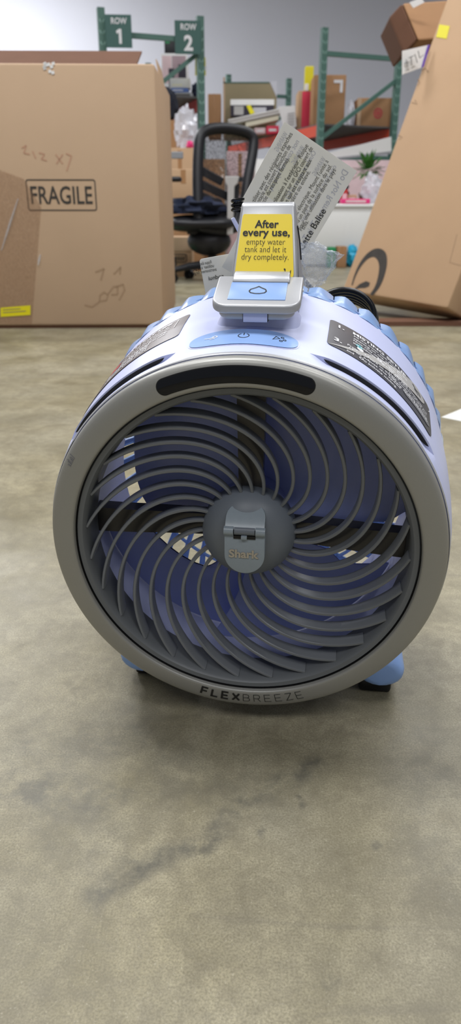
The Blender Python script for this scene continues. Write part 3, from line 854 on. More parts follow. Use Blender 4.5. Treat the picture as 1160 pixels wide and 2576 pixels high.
part(MB().flat(lines([('After', 0.0492, 0.0088, 0.022, 0.0195), ('every use,', 0.0424, 0.0088, 0.022, 0.0385)]), fm), 'bold_lettering', M['ink'], ys, smooth=None)
part(MB().flat(lines([('empty water', 0.0352, 0.0074, -0.012, 0.0315), ('tank and let it', 0.0290, 0.0074, -0.012, 0.0340), ('dry completely.', 0.0228, 0.0074, -0.012, 0.0385)]), fm), 'small_lettering', M['ink'], ys, smooth=None)
cup = shift(merge(strokes([[(0.0170, 0.0125), (0.0173, 0.0082), (0.0212, 0.0082), (0.0215, 0.0125)]], 0.0005), fill([(0.0178, 0.0082), (0.0214, 0.0082), (0.0214, 0.0118)]), fill([(0.0158, 0.0128), (0.0172, 0.0120), (0.0174, 0.0134), (0.0160, 0.0140)])), 0, 0.002)
part(MB().flat(cup, fm), 'cup_icon', M['ink'], ys, smooth=None)
# hinge lip between tower and tray
prof_l = [(0.0835, 0.2035), (0.0825, 0.2060), (0.0850, 0.2085), (0.0905, 0.2115), (0.0960, 0.2120), (0.0980, 0.2030)]
mm = MB(); nl = len(prof_l)
for sx in (-1, 1):
    for l_, r_ in prof_l: mm.v.append(Vector((sx * (0.0232 - (r_ - 0.2035) * 0.12) + HXC + 0.001, l_, r_ - 0.001)))
mm.f = [tuple(range(nl)), tuple(range(nl, 2 * nl))] + [(i, (i + 1) % nl, nl + (i + 1) % nl, nl + i) for i in range(nl)]
part(mm, 'hinge_lip', M['silver2'], hatch, smooth=40, bevel=0.0007, recalc=True)

# stand: two runners with rubber soles, a cross bar and side arms (not tilted with the body)
ST = Matrix.Identity(4)
stand = part(MB().tube([(-0.10, 0.14, 0.020), (0.11, 0.14, 0.020)], 0.011, 14), 'stand_bar', M['skyblue'], xf=ST)
for sx in (-1, 1):
    fx = 0.129 if sx > 0 else -0.113; fy = -0.009 if sx < 0 else 0.0
    pth = [(fx, y_ + fy, 0.0300) for y_ in (0.0775, 0.0785, 0.082, 0.090, 0.19, 0.198, 0.202, 0.203)]
    mm = MB().tube(pth, [0.010, 0.0140, 0.0165, 0.0178, 0.0178, 0.0165, 0.014, 0.010], 20)
    mm.v = [Vector((v.x + (v.x - fx) * 0.35, v.y, v.z)) for v in mm.v]
    foot = part(mm, 'foot', M['skyblue'], xf=ST, smooth=40)
    part(MB().box(fx - (0.020 if sx > 0 else 0.012), fx + 0.013, (0.088 if sx > 0 else 0.094) + fy, 0.194, 0.0, 0.016), 'rubber_sole', M['black'], foot, xf=ST, bevel=0.004)
# power cord coiled at the back
cc = at(862, 792, 0.800)
inv = (Matrix.Translation(fan.location) @ Matrix.Rotation(YAW, 4, 'Z')).inverted()
mm = MB()
for k in range(5):
    pts = []
    for i in range(40):
        t = 2 * PI * i / 40
        pts.append(inv @ (cc + Vector((0.002 * k + 0.033 * math.cos(t) + 0.006 * math.sin(2 * t + k) * 0.2, 0.010 * math.sin(t) + 0.006 * k - 0.01, 0.030 * math.sin(t) - 0.0035 * k - 0.004))))
    mm.tube(pts, 0.0031, 8, closed=True)
coil = mm.build('power_cord', M['cord'], fan, smooth=60)
cl = [inv @ v for v in (at(800, 745, 0.80), at(760, 700, 0.79), at(720, 640, 0.77), at(660, 590, 0.755), at(620, 545, 0.745))]
pth = []
for i in range(len(cl) - 1):
    for k in range(6): pth.append(cl[i].lerp(cl[i + 1], k / 6))
part(MB().tube(pth + [cl[-1]], 0.0028, 8), 'cord_lead', M['cord'], coil, xf=ST)
pl = [inv @ (at(598, 522, 0.742) + Vector((0.0052 * math.cos(t * 2.6), 0.004 * math.sin(t * 2.6), -0.004 + t * 0.0016))) for t in [i * 0.16 for i in range(46)]]
part(MB().tube(pl, 0.0016, 7), 'cord_twist', M['cord'], coil, xf=ST)
o0 = inv @ at(585, 548, 0.742); o1 = inv @ at(607, 590, 0.742)
part(MB().bar(o0, o1, 0.0105, 0.004), 'cord_sleeve', M['lavender'], coil, xf=ST, bevel=0.001)

# ------------------------------------------------------------------ paper tags and the plastic bag on the fan
def sheet(origin, ex, ey, w_, h_, outline, name, label, cat, bend=0.0, thick=0.0005):
    ex = Vector(ex).normalized(); ey = Vector(ey); ey = (ey - ex * ey.dot(ex)).normalized(); en = ex.cross(ey)
    o_ = Vector(origin)
    def f(u, v, off=0.0): return o_ + ex * u + ey * v + en * (bend * ((u - w_ / 2) ** 2 - (w_ / 2) ** 2) + off)
    fl_ = refine(fill(outline), 0.012)
    m_ = MB().flat(fl_, lambda u, v: f(u, v)); nF = len(m_.f)
    nb_ = len(m_.v); m_.add([f(u, v, -thick) for u, v in fl_[0]], [tuple(reversed(q)) for q in fl_[1]])
    ec_ = set()
    for q in fl_[1]:
        for i in range(len(q)): ec_.add((q[i], q[(i + 1) % len(q)]))
    for (i, j) in ec_:
        if (j, i) not in ec_: m_.f.append((i, i + nb_, j + nb_, j))
    ob = m_.build(name, M['thinpaper'], smooth=30); tag(ob, label, cat)
    return ob, f
TD = 0.772
pA, pB = at(716, 306, TD), at(902, 424, TD + 0.012)
pC = at(632, 462, TD + 0.004)
exv = (pA - pC)                                         # reading direction, up to the right
eyv = -(pB - pA)                                        # line stack goes the other way
W_T = 0.145; H_T = (pB - pA).length
# origin at the lower right end: u runs up the lines, v from the last line to the first
ex_n = exv.normalized(); eyn = (eyv - ex_n * eyv.dot(ex_n)).normalized()
org = pA - ex_n * W_T - eyn * H_T
cut = 0.062
tg, ft = sheet(org, exv, eyv, W_T, H_T, [(0, 0), (W_T, 0), (W_T, H_T), (cut, H_T), (cut - 0.010, H_T - 0.010), (0.03, H_T - 0.014), (0, H_T - 0.014)], 'warning_tag',
               'large white paper warning tag with slanted French text behind the fan handle', 'tag', bend=0.6)
sz = 0.0064
def tline(s_, right_u, v, size=sz, bold=-0.004, mirror=False, wd=None):
    vf = text(s_, size, bold, 'RIGHT')
    lo = min(p[0] for p in vf[0])
    if wd: vf = ([(x_ * wd / -lo, y_) for x_, y_ in vf[0]], vf[1]); lo = -wd
    if mirror: vf = ([(lo - x_, y_) for x_, y_ in vf[0]], [tuple(reversed(q)) for q in vf[1]])
    return shift(vf, right_u, v)
tag_n = ex_n.cross(eyn)
def uv_of(zx, zy):
    r = ray(600 + zx / 3.515, 290 + zy / 3.515); o_ = Vector((0, 0, CAM_H)); p = o_ + r * ((org - o_).dot(tag_n) / r.dot(tag_n)) - org
    return p.dot(ex_n), p.dot(eyn)
def tl(s_, zx, zy, size=sz, bold=-0.004, adv=0.00196, mirror=False):
    u, v = uv_of(zx, zy); return tline(s_, min(u, W_T - 0.004), v, size, bold, mirror, wd=adv * len(s_))
T = [tl('pas utiliser avec des récipients étanches', 482, 165), tl('réceptacle est couvert (bouchon de', 468, 275), tl('couvercle du récipient fermé).', 455, 385),
     tl('Pour une utilisation à l\'extérieur. Risque', 622, 268), tl('uniquement sur un GFCI couvert de', 662, 292), tl('enceinte qui est résistant aux', 652, 402), tl('la pluie inséré ou enlevé.', 642, 500),
     tl('choc électrique. Mount l\'unité à', 800, 408), tl('d\'un pied de la surface du sol.', 832, 447), tl('pour une utilisation dans le pays', 866, 485), tl('this.', 630, 940)]
fo = lambda u, v: ft(u, v, 0.0005)
tg['_local'] = 0
def on_tag(vf, name, m, ob, fn): return MB().flat(vf, fn).build(name, m, ob)
on_tag(merge(*T), 'small_lettering', M['ink'], tg, fo)
on_tag(tl('Cette Balise', 783, 848, 0.0098, 0.006, 0.0037), 'bold_lettering', M['ink'], tg, fo)
G = [tl('Do Not Remove This Tag', 975, 505, 0.0098, 0.004, 0.0037, True)]
for s_, zx, zy in (('WARNING', 440, 165), ('not covered by a cap', 540, 235), ('WARNING', 590, 285), ('Outdoor use on GFCI', 690, 330), ('WARNING', 775, 385), ('one foot from the floor', 870, 455)):
    G.append(tl(s_, zx, zy, 0.0070, 0.0, 0.0026, True))
on_tag(merge(*G), 'show_through_lettering', M['greyink'], tg, lambda u, v: ft(u, v, 0.00025))
yq = [uv_of(*p) for p in ((480, 330), (640, 430), (420, 830), (230, 700))]
on_tag(refine(fill([yq[0], yq[3], yq[2], yq[1]]), 0.008), 'yellow_print', M['yellow_tint'], tg, lambda u, v: ft(u, v, 0.0001))
# small booklet tag on the left
b0, b1, b2 = at(506, 652, 0.79), at(606, 634, 0.79), at(522, 764, 0.80)
tg2, f2 = sheet(b2, b1 - b0, b0 - b2, (b1 - b0).length, (b0 - b2).length, rrect(0, (b1 - b0).length, 0, (b0 - b2).length, 0.003), 'paper_leaflet',
                'small white paper leaflet with mirrored print left of the fan handle', 'leaflet', bend=1.2)
T = []
hh = (b0 - b2).length; ww = (b1 - b0).length
for i, s_ in enumerate(['Risque électrique ne pas', 'utiliser à la pluie', 'avertissement danger']):
    T.append(tline(s_, 0.012 + 0.002 * i, hh - 0.006 - i * 0.0042, 0.0048, 0.004, True, wd=ww - 0.016))
T.append(tline('rodnui', 0.022, hh - 0.023, 0.0062, 0.01, True)); T.append(tline('sac', 0.026, hh - 0.031, 0.006, 0.01, True))
on_tag(merge(*T), 'lettering', M['ink'], tg2, lambda u, v: f2(u, v, 0.0006))
# crumpled clear bag hanging on the right of the handle
bc = [at(765, 610, 0.755), at(800, 640, 0.765), at(795, 700, 0.77), at(770, 735, 0.765)]
def bag_surface(u, v):
    t = v * 3; i = min(2, int(t)); c_ = bc[i].lerp(bc[i + 1], t - i)
    a_ = 2 * PI * u
    rx_, ry_ = (0.0135 + 0.003 * math.sin(5 * v)) * (0.55 + 0.6 * math.sin(PI * min(1, v * 0.9 + 0.12))), 0.008
    k = 1 + 0.50 * mnoise.noise(Vector((math.cos(a_) * 2.0, math.sin(a_) * 2.0, v * 7))) + 0.24 * mnoise.noise(Vector((math.cos(a_) * 5, math.sin(a_) * 5, v * 16)))
    return c_ + Vector((math.cos(a_) * rx_ * k, math.sin(a_) * ry_ * k, 0.003 * mnoise.noise(Vector((u * 18, v * 18, 3)))))
bag = MB().grid(60, 40, bag_surface).build('plastic_bag', M['film'], smooth=40)
tag(bag, 'crumpled clear plastic bag tied on the right side of the fan handle', 'plastic bag')

# ------------------------------------------------------------------ big cartons in the foreground of the background
def box_frame(o, ex, ey, ez):
    return Vector(o), Vector(ex), Vector(ey), Vector(ez)
bx = thing('cardboard_box', 'large upright cardboard box stamped in black standing on the floor at left', 'box', (-0.83, 3.5, 0))
X0, X1, Y0, Y1, ZT = -1.38, -0.288, 3.17, 3.90, 0.985
mm = MB().cuboid((X0, Y0 - 0.03, 0.012), (X1 - X0, 0.03, 0), (0, Y1 - Y0, 0), (0, 0, ZT - 0.012))
body = mm.build('carton_body', M['cardboard'], bx, smooth=30, bevel=0.012)
nF = Vector((0.0275, -1, 0)).normalized(); tF = Vector((1, 0.0275, 0)).normalized()
def lf(px, py, off=0.001):
    """point of the box front under that direction, kept in the plane of the front"""
    r = ray(px, py); o_ = Vector((0, 0, CAM_H)); p0_ = Vector((X0, Y0 - 0.03, 0))
    t = (p0_ - o_).dot(nF) / r.dot(nF); return o_ + r * t + nF * off
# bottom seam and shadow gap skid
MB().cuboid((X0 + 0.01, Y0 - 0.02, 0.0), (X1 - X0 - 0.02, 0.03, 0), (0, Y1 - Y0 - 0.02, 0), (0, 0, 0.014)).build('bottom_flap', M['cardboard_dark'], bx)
# top flaps, their shade put into the dark cardboard colour
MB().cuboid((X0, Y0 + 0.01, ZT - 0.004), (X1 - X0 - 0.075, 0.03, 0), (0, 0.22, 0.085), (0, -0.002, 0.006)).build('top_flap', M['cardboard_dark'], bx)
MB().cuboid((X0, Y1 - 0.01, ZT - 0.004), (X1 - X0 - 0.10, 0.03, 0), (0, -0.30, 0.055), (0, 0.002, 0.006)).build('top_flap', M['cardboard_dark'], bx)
mm = MB(); mm.cuboid((X1 - 0.012, Y0 + 0.30, ZT - 0.004), (0.004, 0, 0), (0, 0.25, 0), (-0.012, 0, 0.07)); mm.build('side_flap', M['cardboard'], bx)
# print
def plane2(cx, cy, w_px, h_px):   # metres frame on the box front centred at a direction
    c_ = lf(cx, cy); rgt = (lf(cx + w_px / 2, cy) - lf(cx - w_px / 2, cy)); upv = (lf(cx, cy - h_px / 2) - lf(cx, cy + h_px / 2))
    return c_, rgt, upv
c_, rg, uv = plane2(155, 491, 172, 76)
Wm, Hm = rg.length, uv.length
fr = lambda u, v: c_ + tF * u + Vector((0, 0, 1)) * v
tv = text('FRAGILE', 0.158, bold=0.012, align='LEFT')
lo = min(p[0] for p in tv[0]); hi = max(p[0] for p in tv[0]); lo2 = min(p[1] for p in tv[0]); hi2 = max(p[1] for p in tv[0])
tv = ([((x_ - (lo + hi) / 2) / (hi - lo) * Wm * 0.90, (y_ - (lo2 + hi2) / 2) / (hi2 - lo2) * Hm * 0.60) for x_, y_ in tv[0]], tv[1])
st_ = MB().flat(strokes([[(x_, y_) for x_, y_ in rrect(-Wm / 2, Wm / 2, -Hm / 2, Hm / 2, 0.008)] + [rrect(-Wm / 2, Wm / 2, -Hm / 2, Hm / 2, 0.008)[0]]], 0.0045), fr).build('stamp_border', M['stamp'], bx)
MB().flat(tv, fr).build('stamp_lettering', M['stamp'], bx)
def on_face(px_polys, wd, name, m, par, mapper):
    ms = MB()
    for pl_ in px_polys:
        P3 = [mapper(*p) for p in pl_]
        c0 = P3[0]; nn_ = nF if mapper is lf else None
        for a_, b2_ in zip(P3, P3[1:]):
            d_ = (b2_ - a_); nv_ = (mapper.nrm if hasattr(mapper, 'nrm') else nF)
            s_ = nv_.cross(d_).normalized() * wd / 2
            ms.add([a_ - s_, b2_ - s_, b2_ + s_, a_ + s_], [(0, 1, 2, 3)])
    return ms.build(name, m, par)
on_face([[(240, 685), (262, 676), (254, 705)], [(286, 690), (304, 672), (302, 690)], [(213, 768), (232, 772), (250, 760), (252, 745)], [(250, 745), (262, 735), (272, 742), (268, 755), (252, 758)], [(272, 740), (285, 722), (296, 720), (296, 740), (280, 742)], [(292, 722), (310, 715), (314, 730), (300, 755)]], 0.006, 'pencil_scribble', M['faint'], bx, lf)
on_face([[(55, 372), (66, 366), (60, 385), (75, 388)], [(82, 380), (90, 398)], [(98, 384), (112, 388), (104, 400), (118, 404)], [(140, 388), (158, 412)], [(158, 388), (142, 412)], [(166, 386), (180, 392), (168, 430)]], 0.005, 'red_scribble', M['faintred'], bx, lf)
q = [lf(2, 774), lf(77, 768), lf(77, 792), lf(2, 797)]
yl = MB().prism([p + nF * 0.001 for p in q], nF * 0.001).build('yellow_label', M['yellowlabel'], bx)
on_face([[(8, 779), (52, 776)], [(8, 786), (66, 782)]], 0.003, 'label_print', M['khaki'], yl, lambda px, py: lf(px, py, 0.004))
# clear tape sheet with its shiny creases
q = [lf(-40, 412), lf(60, 450), lf(104, 520), lf(90, 690), lf(80, 830 - 14), lf(-40, 820 - 8)]
MB().prism([p + nF * 0.0005 for p in q], nF * 0.0008).build('clear_tape', M['tapefilm'], bx)
for a_, b2_ in (((46, 500), (4, 630)), ((102, 640), (96, 668))):
    p, r = lf(*a_), lf(*b2_)
    MB().tube([p + nF * 0.002, p.lerp(r, 0.5) + nF * 0.004, r + nF * 0.002], [0.002, 0.005, 0.002], 8).build('tape_crease', M['film'], bx, smooth=60)
mm = MB()
for i in range(9):
    px, py = 106 + random.random() * 36, 156 + random.random() * 26
    mm.prism([lf(px, py), lf(px + 7, py - 3), lf(px + 9, py + 5), lf(px + 2, py + 7)], nF * 0.001)
mm.build('torn_label_residue', M['paper'], bx)

# leaning carton on the right ---------------------------------------
A0 = at(1125, 775, 3.2); A1 = at(860, 730, 3.7); Q = Vector((0.988, 3.967, 1.341))
ex = (A0 - A1); ux = ex.normalized(); uz = (Q - A1); uz = (uz - ux * uz.dot(ux)).normalized(); uy = ux.cross(uz); uy = -uy if uy.y < 0 else uy
HB = 1.52; DB = (A0.z - 0.003) / max(1e-3, -uy.z)

lb = thing('cardboard_box', 'large cardboard box with black ring logo leaning tilted at the right', 'box', (A0.x, A0.y + 0.1, 0))
rb = MB().cuboid(A1, ex, uz * HB, uy * DB).build('carton_body', M['cardboard2'], lb, smooth=30, bevel=0.014)
nR = -uy
def rf(px, py, off=0.001):
    r = ray(px, py); o_ = Vector((0, 0, CAM_H)); t = (A1 - o_).dot(nR) / r.dot(nR); return o_ + r * t + nR * off
rf_n = nR
def rface(px_polys, wds, name, m):
    ms = MB()
    for pl_, wd in zip(px_polys, wds):
        P3 = [rf(*p) for p in pl_]; n_ = len(P3)
        wl = wd if isinstance(wd, list) else [wd] * n_
        L_, R_ = [], []
        for i in range(n_):
            d_ = (P3[min(i + 1, n_ - 1)] - P3[max(i - 1, 0)]).normalized(); s_ = nR.cross(d_).normalized() * wl[i] / 2
            L_.append(P3[i] + s_); R_.append(P3[i] - s_)
        for i in range(n_ - 1): ms.add([R_[i], R_[i + 1], L_[i + 1], L_[i]], [(0, 1, 2, 3)])
    return ms.build(name, m, lb)
ringp = [(886, 718), (893, 695), (906, 668), (925, 645), (945, 636), (960, 645), (964, 668), (958, 700), (948, 724), (934, 742)]
rw = [0.008, 0.012, 0.020, 0.030, 0.042, 0.050, 0.044, 0.036, 0.028, 0.018]
def dense(pts, k=6):
    out_ = []
    for i in range(len(pts) - 1):
        p0_, p1_, p2_, p3_ = (pts[min(max(i + j, 0), len(pts) - 1)] for j in (-1, 0, 1, 2))
        for q_ in range(k):
            t_ = q_ / k
            out_.append(tuple(0.5 * (2 * b + (c - a) * t_ + (2 * a - 5 * b + 4 * c - d_) * t_ ** 2 + (3 * b - a - 3 * c + d_) * t_ ** 3) for a, b, c, d_ in zip(p0_, p1_, p2_, p3_)))
    return out_ + [tuple(pts[-1])]
dn = dense([(x_, y_, w_) for (x_, y_), w_ in zip(ringp, rw)])
rface([[p[:2] for p in dn]], [[p[2] for p in dn]], 'ring_logo', M['stamp'])
rface([[(892, 728), (905, 720), (920, 716), (930, 716)]], [[0.004, 0.022, 0.034, 0.018]], 'logo_tail', M['stamp'])
q = [rf(1106, 62), rf(1132, 66), rf(1124, 98), rf(1098, 94)]
MB().prism([p for p in q], nR * 0.001).build('yellow_label', M['yellowlabel'], lb)
rface([[(1060, 178), (1070, 172), (1078, 182)], [(1052, 200), (1056, 210), (1050, 216)], [(1036, 258), (1050, 262), (1044, 252)], [(1002, 340), (1012, 346), (1004, 352)]], [0.005] * 4, 'pencil_scribble', M['faint'])
rface([[(1150, 590), (1132, 660), (1160, 668)]], [0.003], 'faint_stamp_border', M['faint'])
sk = thing('underbox_shade', 'added dark sheets standing for the shade under the leaning box', 'shade sheet', (0.95, 3.29, 0))  # thin dark sheets added to stand for the shade below the tilted box
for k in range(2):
    MB().box(0.60 + 0.02 * k, 1.30 - 0.03 * k, 3.22 + 0.012 * k, 3.36, 0.009 * k, 0.009 * k + 0.0085).build('shade_layer', M['cardboard_dark'], sk)

def carton(name, label, px0, py0, px1, py1, d, dep, m, cat='box', group=None, yaw=0.0, z0=None, tape=True, bevel=0.008):
    p0_, p1_ = at(px0, py1, d), at(px1, py0, d)
    zb = p0_.z if z0 is None else z0
    t = thing(name, label, cat, ((p0_.x + p1_.x) / 2, d + dep / 2, zb), 0, group)
    cy_, sy_ = math.cos(yaw), math.sin(yaw)
    W_ = (p1_.x - p0_.x)
    exx = Vector((cy_, sy_, 0)) * W_; eyy = Vector((-sy_, cy_, 0)) * dep
    o_ = Vector((p0_.x, d, zb)); ez_ = Vector((0, 0, p1_.z - zb))
    MB().cuboid(o_, exx, eyy, ez_).build('carton_body', m, t, smooth=30, bevel=min(bevel, W_ * 0.1))
    if tape:
        fw = Vector((sy_, -cy_, 0))
        oo = o_ + exx * 0.42 + fw * 0.0006
        MB().cuboid(oo + ez_ * 0.62, exx * 0.14, fw * 0.0008, ez_ * 0.36).build('tape_strip', M['tape'], t)
        MB().cuboid(o_ + ez_ * 1.0 + exx * 0.42 + eyy * 0.02, exx * 0.14, eyy * 0.96, Vector((0, 0, 0.001))).build('tape_strip', M['tape'], t)
    t['_o'] = list(o_); t['_ex'] = list(exx); t['_ez'] = list(ez_); t['_fw'] = [sy_, -cy_, 0]
    return t
def onfront(t, u0, v0, u1, v1, name, m, off=0.002):
    o_, exx, ez_, fw = (Vector(t[k]) for k in ('_o', '_ex', '_ez', '_fw'))
    return MB().cuboid(o_ + exx * u0 + ez_ * v0 + fw * off, exx * (u1 - u0), fw * 0.001, ez_ * (v1 - v0)).build(name, m, t)
def strokes_front(t, polys, wd, name, m, off=0.003):
    o_, exx, ez_, fw = (Vector(t[k]) for k in ('_o', '_ex', '_ez', '_fw'))
    Wt, Ht = exx.length, ez_.length
    pls = [[(u * Wt, v * Ht) for u, v in pl_] for pl_ in polys]
    return MB().flat(strokes(pls, wd), lambda u, v: o_ + exx.normalized() * u + ez_.normalized() * v + fw * off).build(name, m, t)

# pile behind the leaning box
carton('cardboard_box', 'tall plain brown box standing behind the leaning ring-logo box', 1094, 132, 1330, 690, 4.36, 0.5, M['cardboard3'], z0=0.0)
tb = thing('cardboard_box', 'tilted brown box with dark scuffed end sticking out above the leaning box', 'box', (at(1100, 60, 4.4).x, 4.5, at(1071, 115, 4.3).z))
e0, e1, e2 = at(978, 45, 4.35), at(1030, 121, 4.22), at(1012, 8, 4.30)
exb = e2 - e0; eyb = e1 - e0; eyb = eyb - exb * (eyb.dot(exb) / exb.dot(exb))
ezb = exb.cross(eyb).normalized(); ezb = ezb if ezb.y > 0 else -ezb
ezd = (ezb * 0.55 + exb.normalized() * 0.0)
longd = (eyb.normalized())
# dark end is the face e0,e1,.. ; the light face runs up to the right from the edge e2
body_ax = (at(1130, -60, 4.5) - e2); body_ax = body_ax - longd * body_ax.dot(longd)
nx_ = body_ax.normalized()
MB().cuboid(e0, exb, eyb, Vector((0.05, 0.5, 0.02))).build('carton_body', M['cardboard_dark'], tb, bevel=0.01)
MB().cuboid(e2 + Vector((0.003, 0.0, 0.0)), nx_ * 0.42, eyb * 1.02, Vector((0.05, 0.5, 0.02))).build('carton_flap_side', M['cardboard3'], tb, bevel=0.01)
pp = [at(1030, 6, 4.2), at(1060, -6, 4.2), at(1068, 6, 4.2), at(1040, 20, 4.2)]
MB().prism(pp, (0.0, 0.004, 0)).build('paper_label', M['paper'], tb)
# handwritten paper taped to the edge
sg = thing('paper_sign', 'white handwritten paper sign with purple edge taped to the leaning box', 'sign', at(1045, 188, 3.85))
s4 = [at(1012, 128, 3.84), at(1012, 188, 3.84), at(1066, 168, 3.88), at(1082, 112, 3.90)]
MB().prism(s4, (0, 0.003, 0)).build('paper_sheet', M['paper'], sg)
s5 = [at(1066, 168, 3.875), at(1082, 112, 3.895), at(1076, 114, 3.893), at(1060, 170, 3.873)]
MB().prism(s5, (0, -0.002, 0)).build('purple_edge', M['purple'], sg)
mm = MB()
for pl_ in ([(1022, 150), (1026, 168)], [(1018, 160), (1030, 156)], [(1034, 142), (1036, 164)], [(1028, 146), (1042, 140)], [(1044, 136), (1050, 158)], [(1052, 128), (1056, 146), (1066, 138)], [(1020, 178), (1030, 174)], [(1034, 172), (1044, 166)]):
    for a_, b2_ in zip(pl_, pl_[1:]):
        mm.bar(at(*a_, 3.838), at(*b2_, 3.838), 0.0045, 0.002)
mm.build('handwriting', M['ink'], sg)

# ------------------------------------------------------------------ storage racks
def upright(mb_, x_, y_, z1, w_=0.075, dep=0.065, ang=0.0):
    c_, s_ = math.cos(ang), math.sin(ang)
    exx = Vector((c_, s_, 0)) * w_; eyy = Vector((-s_, c_, 0)) * dep
    return mb_.cuboid(Vector((x_, y_, 0)) - exx / 2 - eyy / 2, exx, eyy, Vector((0, 0, z1)))
holes = mat('rack_hole_paint', srgb(150, 186, 174), 0.5)
def rack(label, L0, R0, rowv, zt, beams, braces, diag, group, deckm=True, beam_m='orange', bay=2.7):
    mid = (L0 + R0) / 2
    t = thing('storage_rack', label, 'rack', (mid.x, mid.y, 0), 0, group)
    ang = math.atan2(R0.y - L0.y, R0.x - L0.x)
    rv = Vector(rowv).normalized()
    for k in (0, 1):
        for p in (L0, R0):
            q_ = p + rv * bay * k
            o_ = upright(MB(), q_.x, q_.y, zt, ang=ang).build('upright_post', M['rackgreen'], t)
            # teardrop slots up the face of the post
            m_ = MB(); fw = Vector((math.sin(ang), -math.cos(ang), 0)); sd = Vector((math.cos(ang), math.sin(ang), 0))
            z_ = 0.4
            while z_ < zt - 0.05:
                for s_ in (-1, 1):
                    b_0 = q_ + fw * 0.0335 + sd * (0.017 * s_); b_0.z = z_
                    m_.add([b_0 - sd * 0.008 * s_, b_0 + sd * 0.010 * s_ + Vector((0, 0, 0.03)), b_0 + sd * 0.010 * s_ + Vector((0, 0, 0.045)), b_0 - sd * 0.008 * s_ + Vector((0, 0, 0.018))], [(0, 1, 2, 3)])
                z_ += 0.10
            m_.build('post_slots', holes, o_)
        off = rv * bay * k
        for z_ in braces:
            MB().bar(L0 + off + Vector((0, 0, z_)), R0 + off + Vector((0, 0, z_)), 0.04, 0.05).build('cross_brace', M['rackgreen'], t)
        for (za, zb) in diag:
            MB().bar(L0 + off + Vector((0, 0, za)), R0 + off + Vector((0, 0, zb)), 0.035, 0.045).build('diagonal_brace', M['rackgreen'], t)
    for z_ in beams:
        for p in (L0, R0):
            MB().bar(p + rv * 0.05 + Vector((0, 0, z_)), p + rv * (bay - 0.05) + Vector((0, 0, z_)), 0.05, 0.12).build('shelf_beam', M[beam_m], t)
            q_ = p - rv * 0.04
            MB().bar(q_ + rv * 0.09 + Vector((0, 0, z_ - 0.09)), q_ + rv * 0.09 + Vector((0, 0, z_ + 0.09)), 0.06, 0.05).build('beam_connector', M['orange'], t)
        d0 = L0 + rv * 0.04; d1 = R0 + rv * 0.04
        MB().cuboid(d0 + Vector((0, 0, z_ + 0.06)), d1 - d0, rv * (bay - 0.1), Vector((0, 0, 0.02))).build('shelf_deck', M['deck'], t)
    return t
RL = at(259, 130, 8.85); RL.z = 0; RR = at(505, 200, 9.2); RR.z = 0
zsh = at(500, 262, 9.2).z
row1 = (-math.sin(rad(18)), math.cos(rad(18)), 0)
rk1 = rack('green steel rack with numbered row signs behind the large left box', RL, RR, row1, 2.44, [zsh, 0.55], [at(380, 92, 9.0).z, 0.9], [(1.35, at(470, 130, 9.2).z)], 'storage racks', beam_m='redbeam')
# row signs
def row_sign(px0, py0, px1, py1, d, num, lab):
    t = thing('row_sign', lab, 'sign', at((px0 + px1) / 2, py1, d), 0, 'row signs on the rack')
    a_, b2_ = at(px0, py1, d), at(px1, py0, d)
    MB().cuboid((a_.x, d - 0.006, a_.z), (b2_.x - a_.x, 0.02, 0), (0, 0.006, 0), (0, 0, b2_.z - a_.z)).build('sign_plate', M['signgreen'], t, bevel=0.002)
    W_, H_ = b2_.x - a_.x, b2_.z - a_.z
    def mp(u, v): return Vector((a_.x + u, d - 0.010 + 0.02 * u / W_, a_.z + v))
    MB().flat(shift(text('ROW', H_ * 0.26, 0.02, 'CENTER', width=W_ * 0.60), W_ * 0.52, H_ * 0.72), mp).build('lettering', M['white_ink'], t)
    if num == '1': glyph = fill([(0.02 * H_ + x_ * H_, y_ * H_) for x_, y_ in [(-0.035, 0), (0.06, 0), (0.06, 0.45), (-0.02, 0.45), (-0.13, 0.38), (-0.10, 0.30), (-0.035, 0.335)]])
    else: glyph = text(num, H_ * 0.62, 0.035, 'CENTER')
    MB().flat(shift(glyph if True else text(num, H_ * 0.62, 0.035, 'CENTER'), W_ * 0.52, H_ * 0.12), mp).build('numeral', M['white_ink'], t)
row_sign(268, 36, 329, 120, 8.78, '1', 'green sign reading row 1 at the left end of the rack')
row_sign(441, 51, 505, 136, 9.06, '2', 'green sign reading row 2 at the right end of the rack')

QL = at(809, 250, 9.85); QL.z = 0; QR = at(996, 250, 10.2); QR.z = 0
row2 = (-math.sin(rad(20.6)), math.cos(rad(20.6)), 0)
zs2 = at(900, 332, 10.0).z
rk2 = rack('green steel rack with orange beams holding cartons at right', QL, QR, row2, at(809, 70, 9.85).z, [zs2, 0.62], [at(900, 141, 10.0).z, at(900, 396, 10.0).z], [(at(812, 352, 9.9).z, at(996, 200, 10.2).z)], 'storage racks', bay=3.2)
DZ2 = zs2 + 0.08; DZ1 = zsh + 0.08

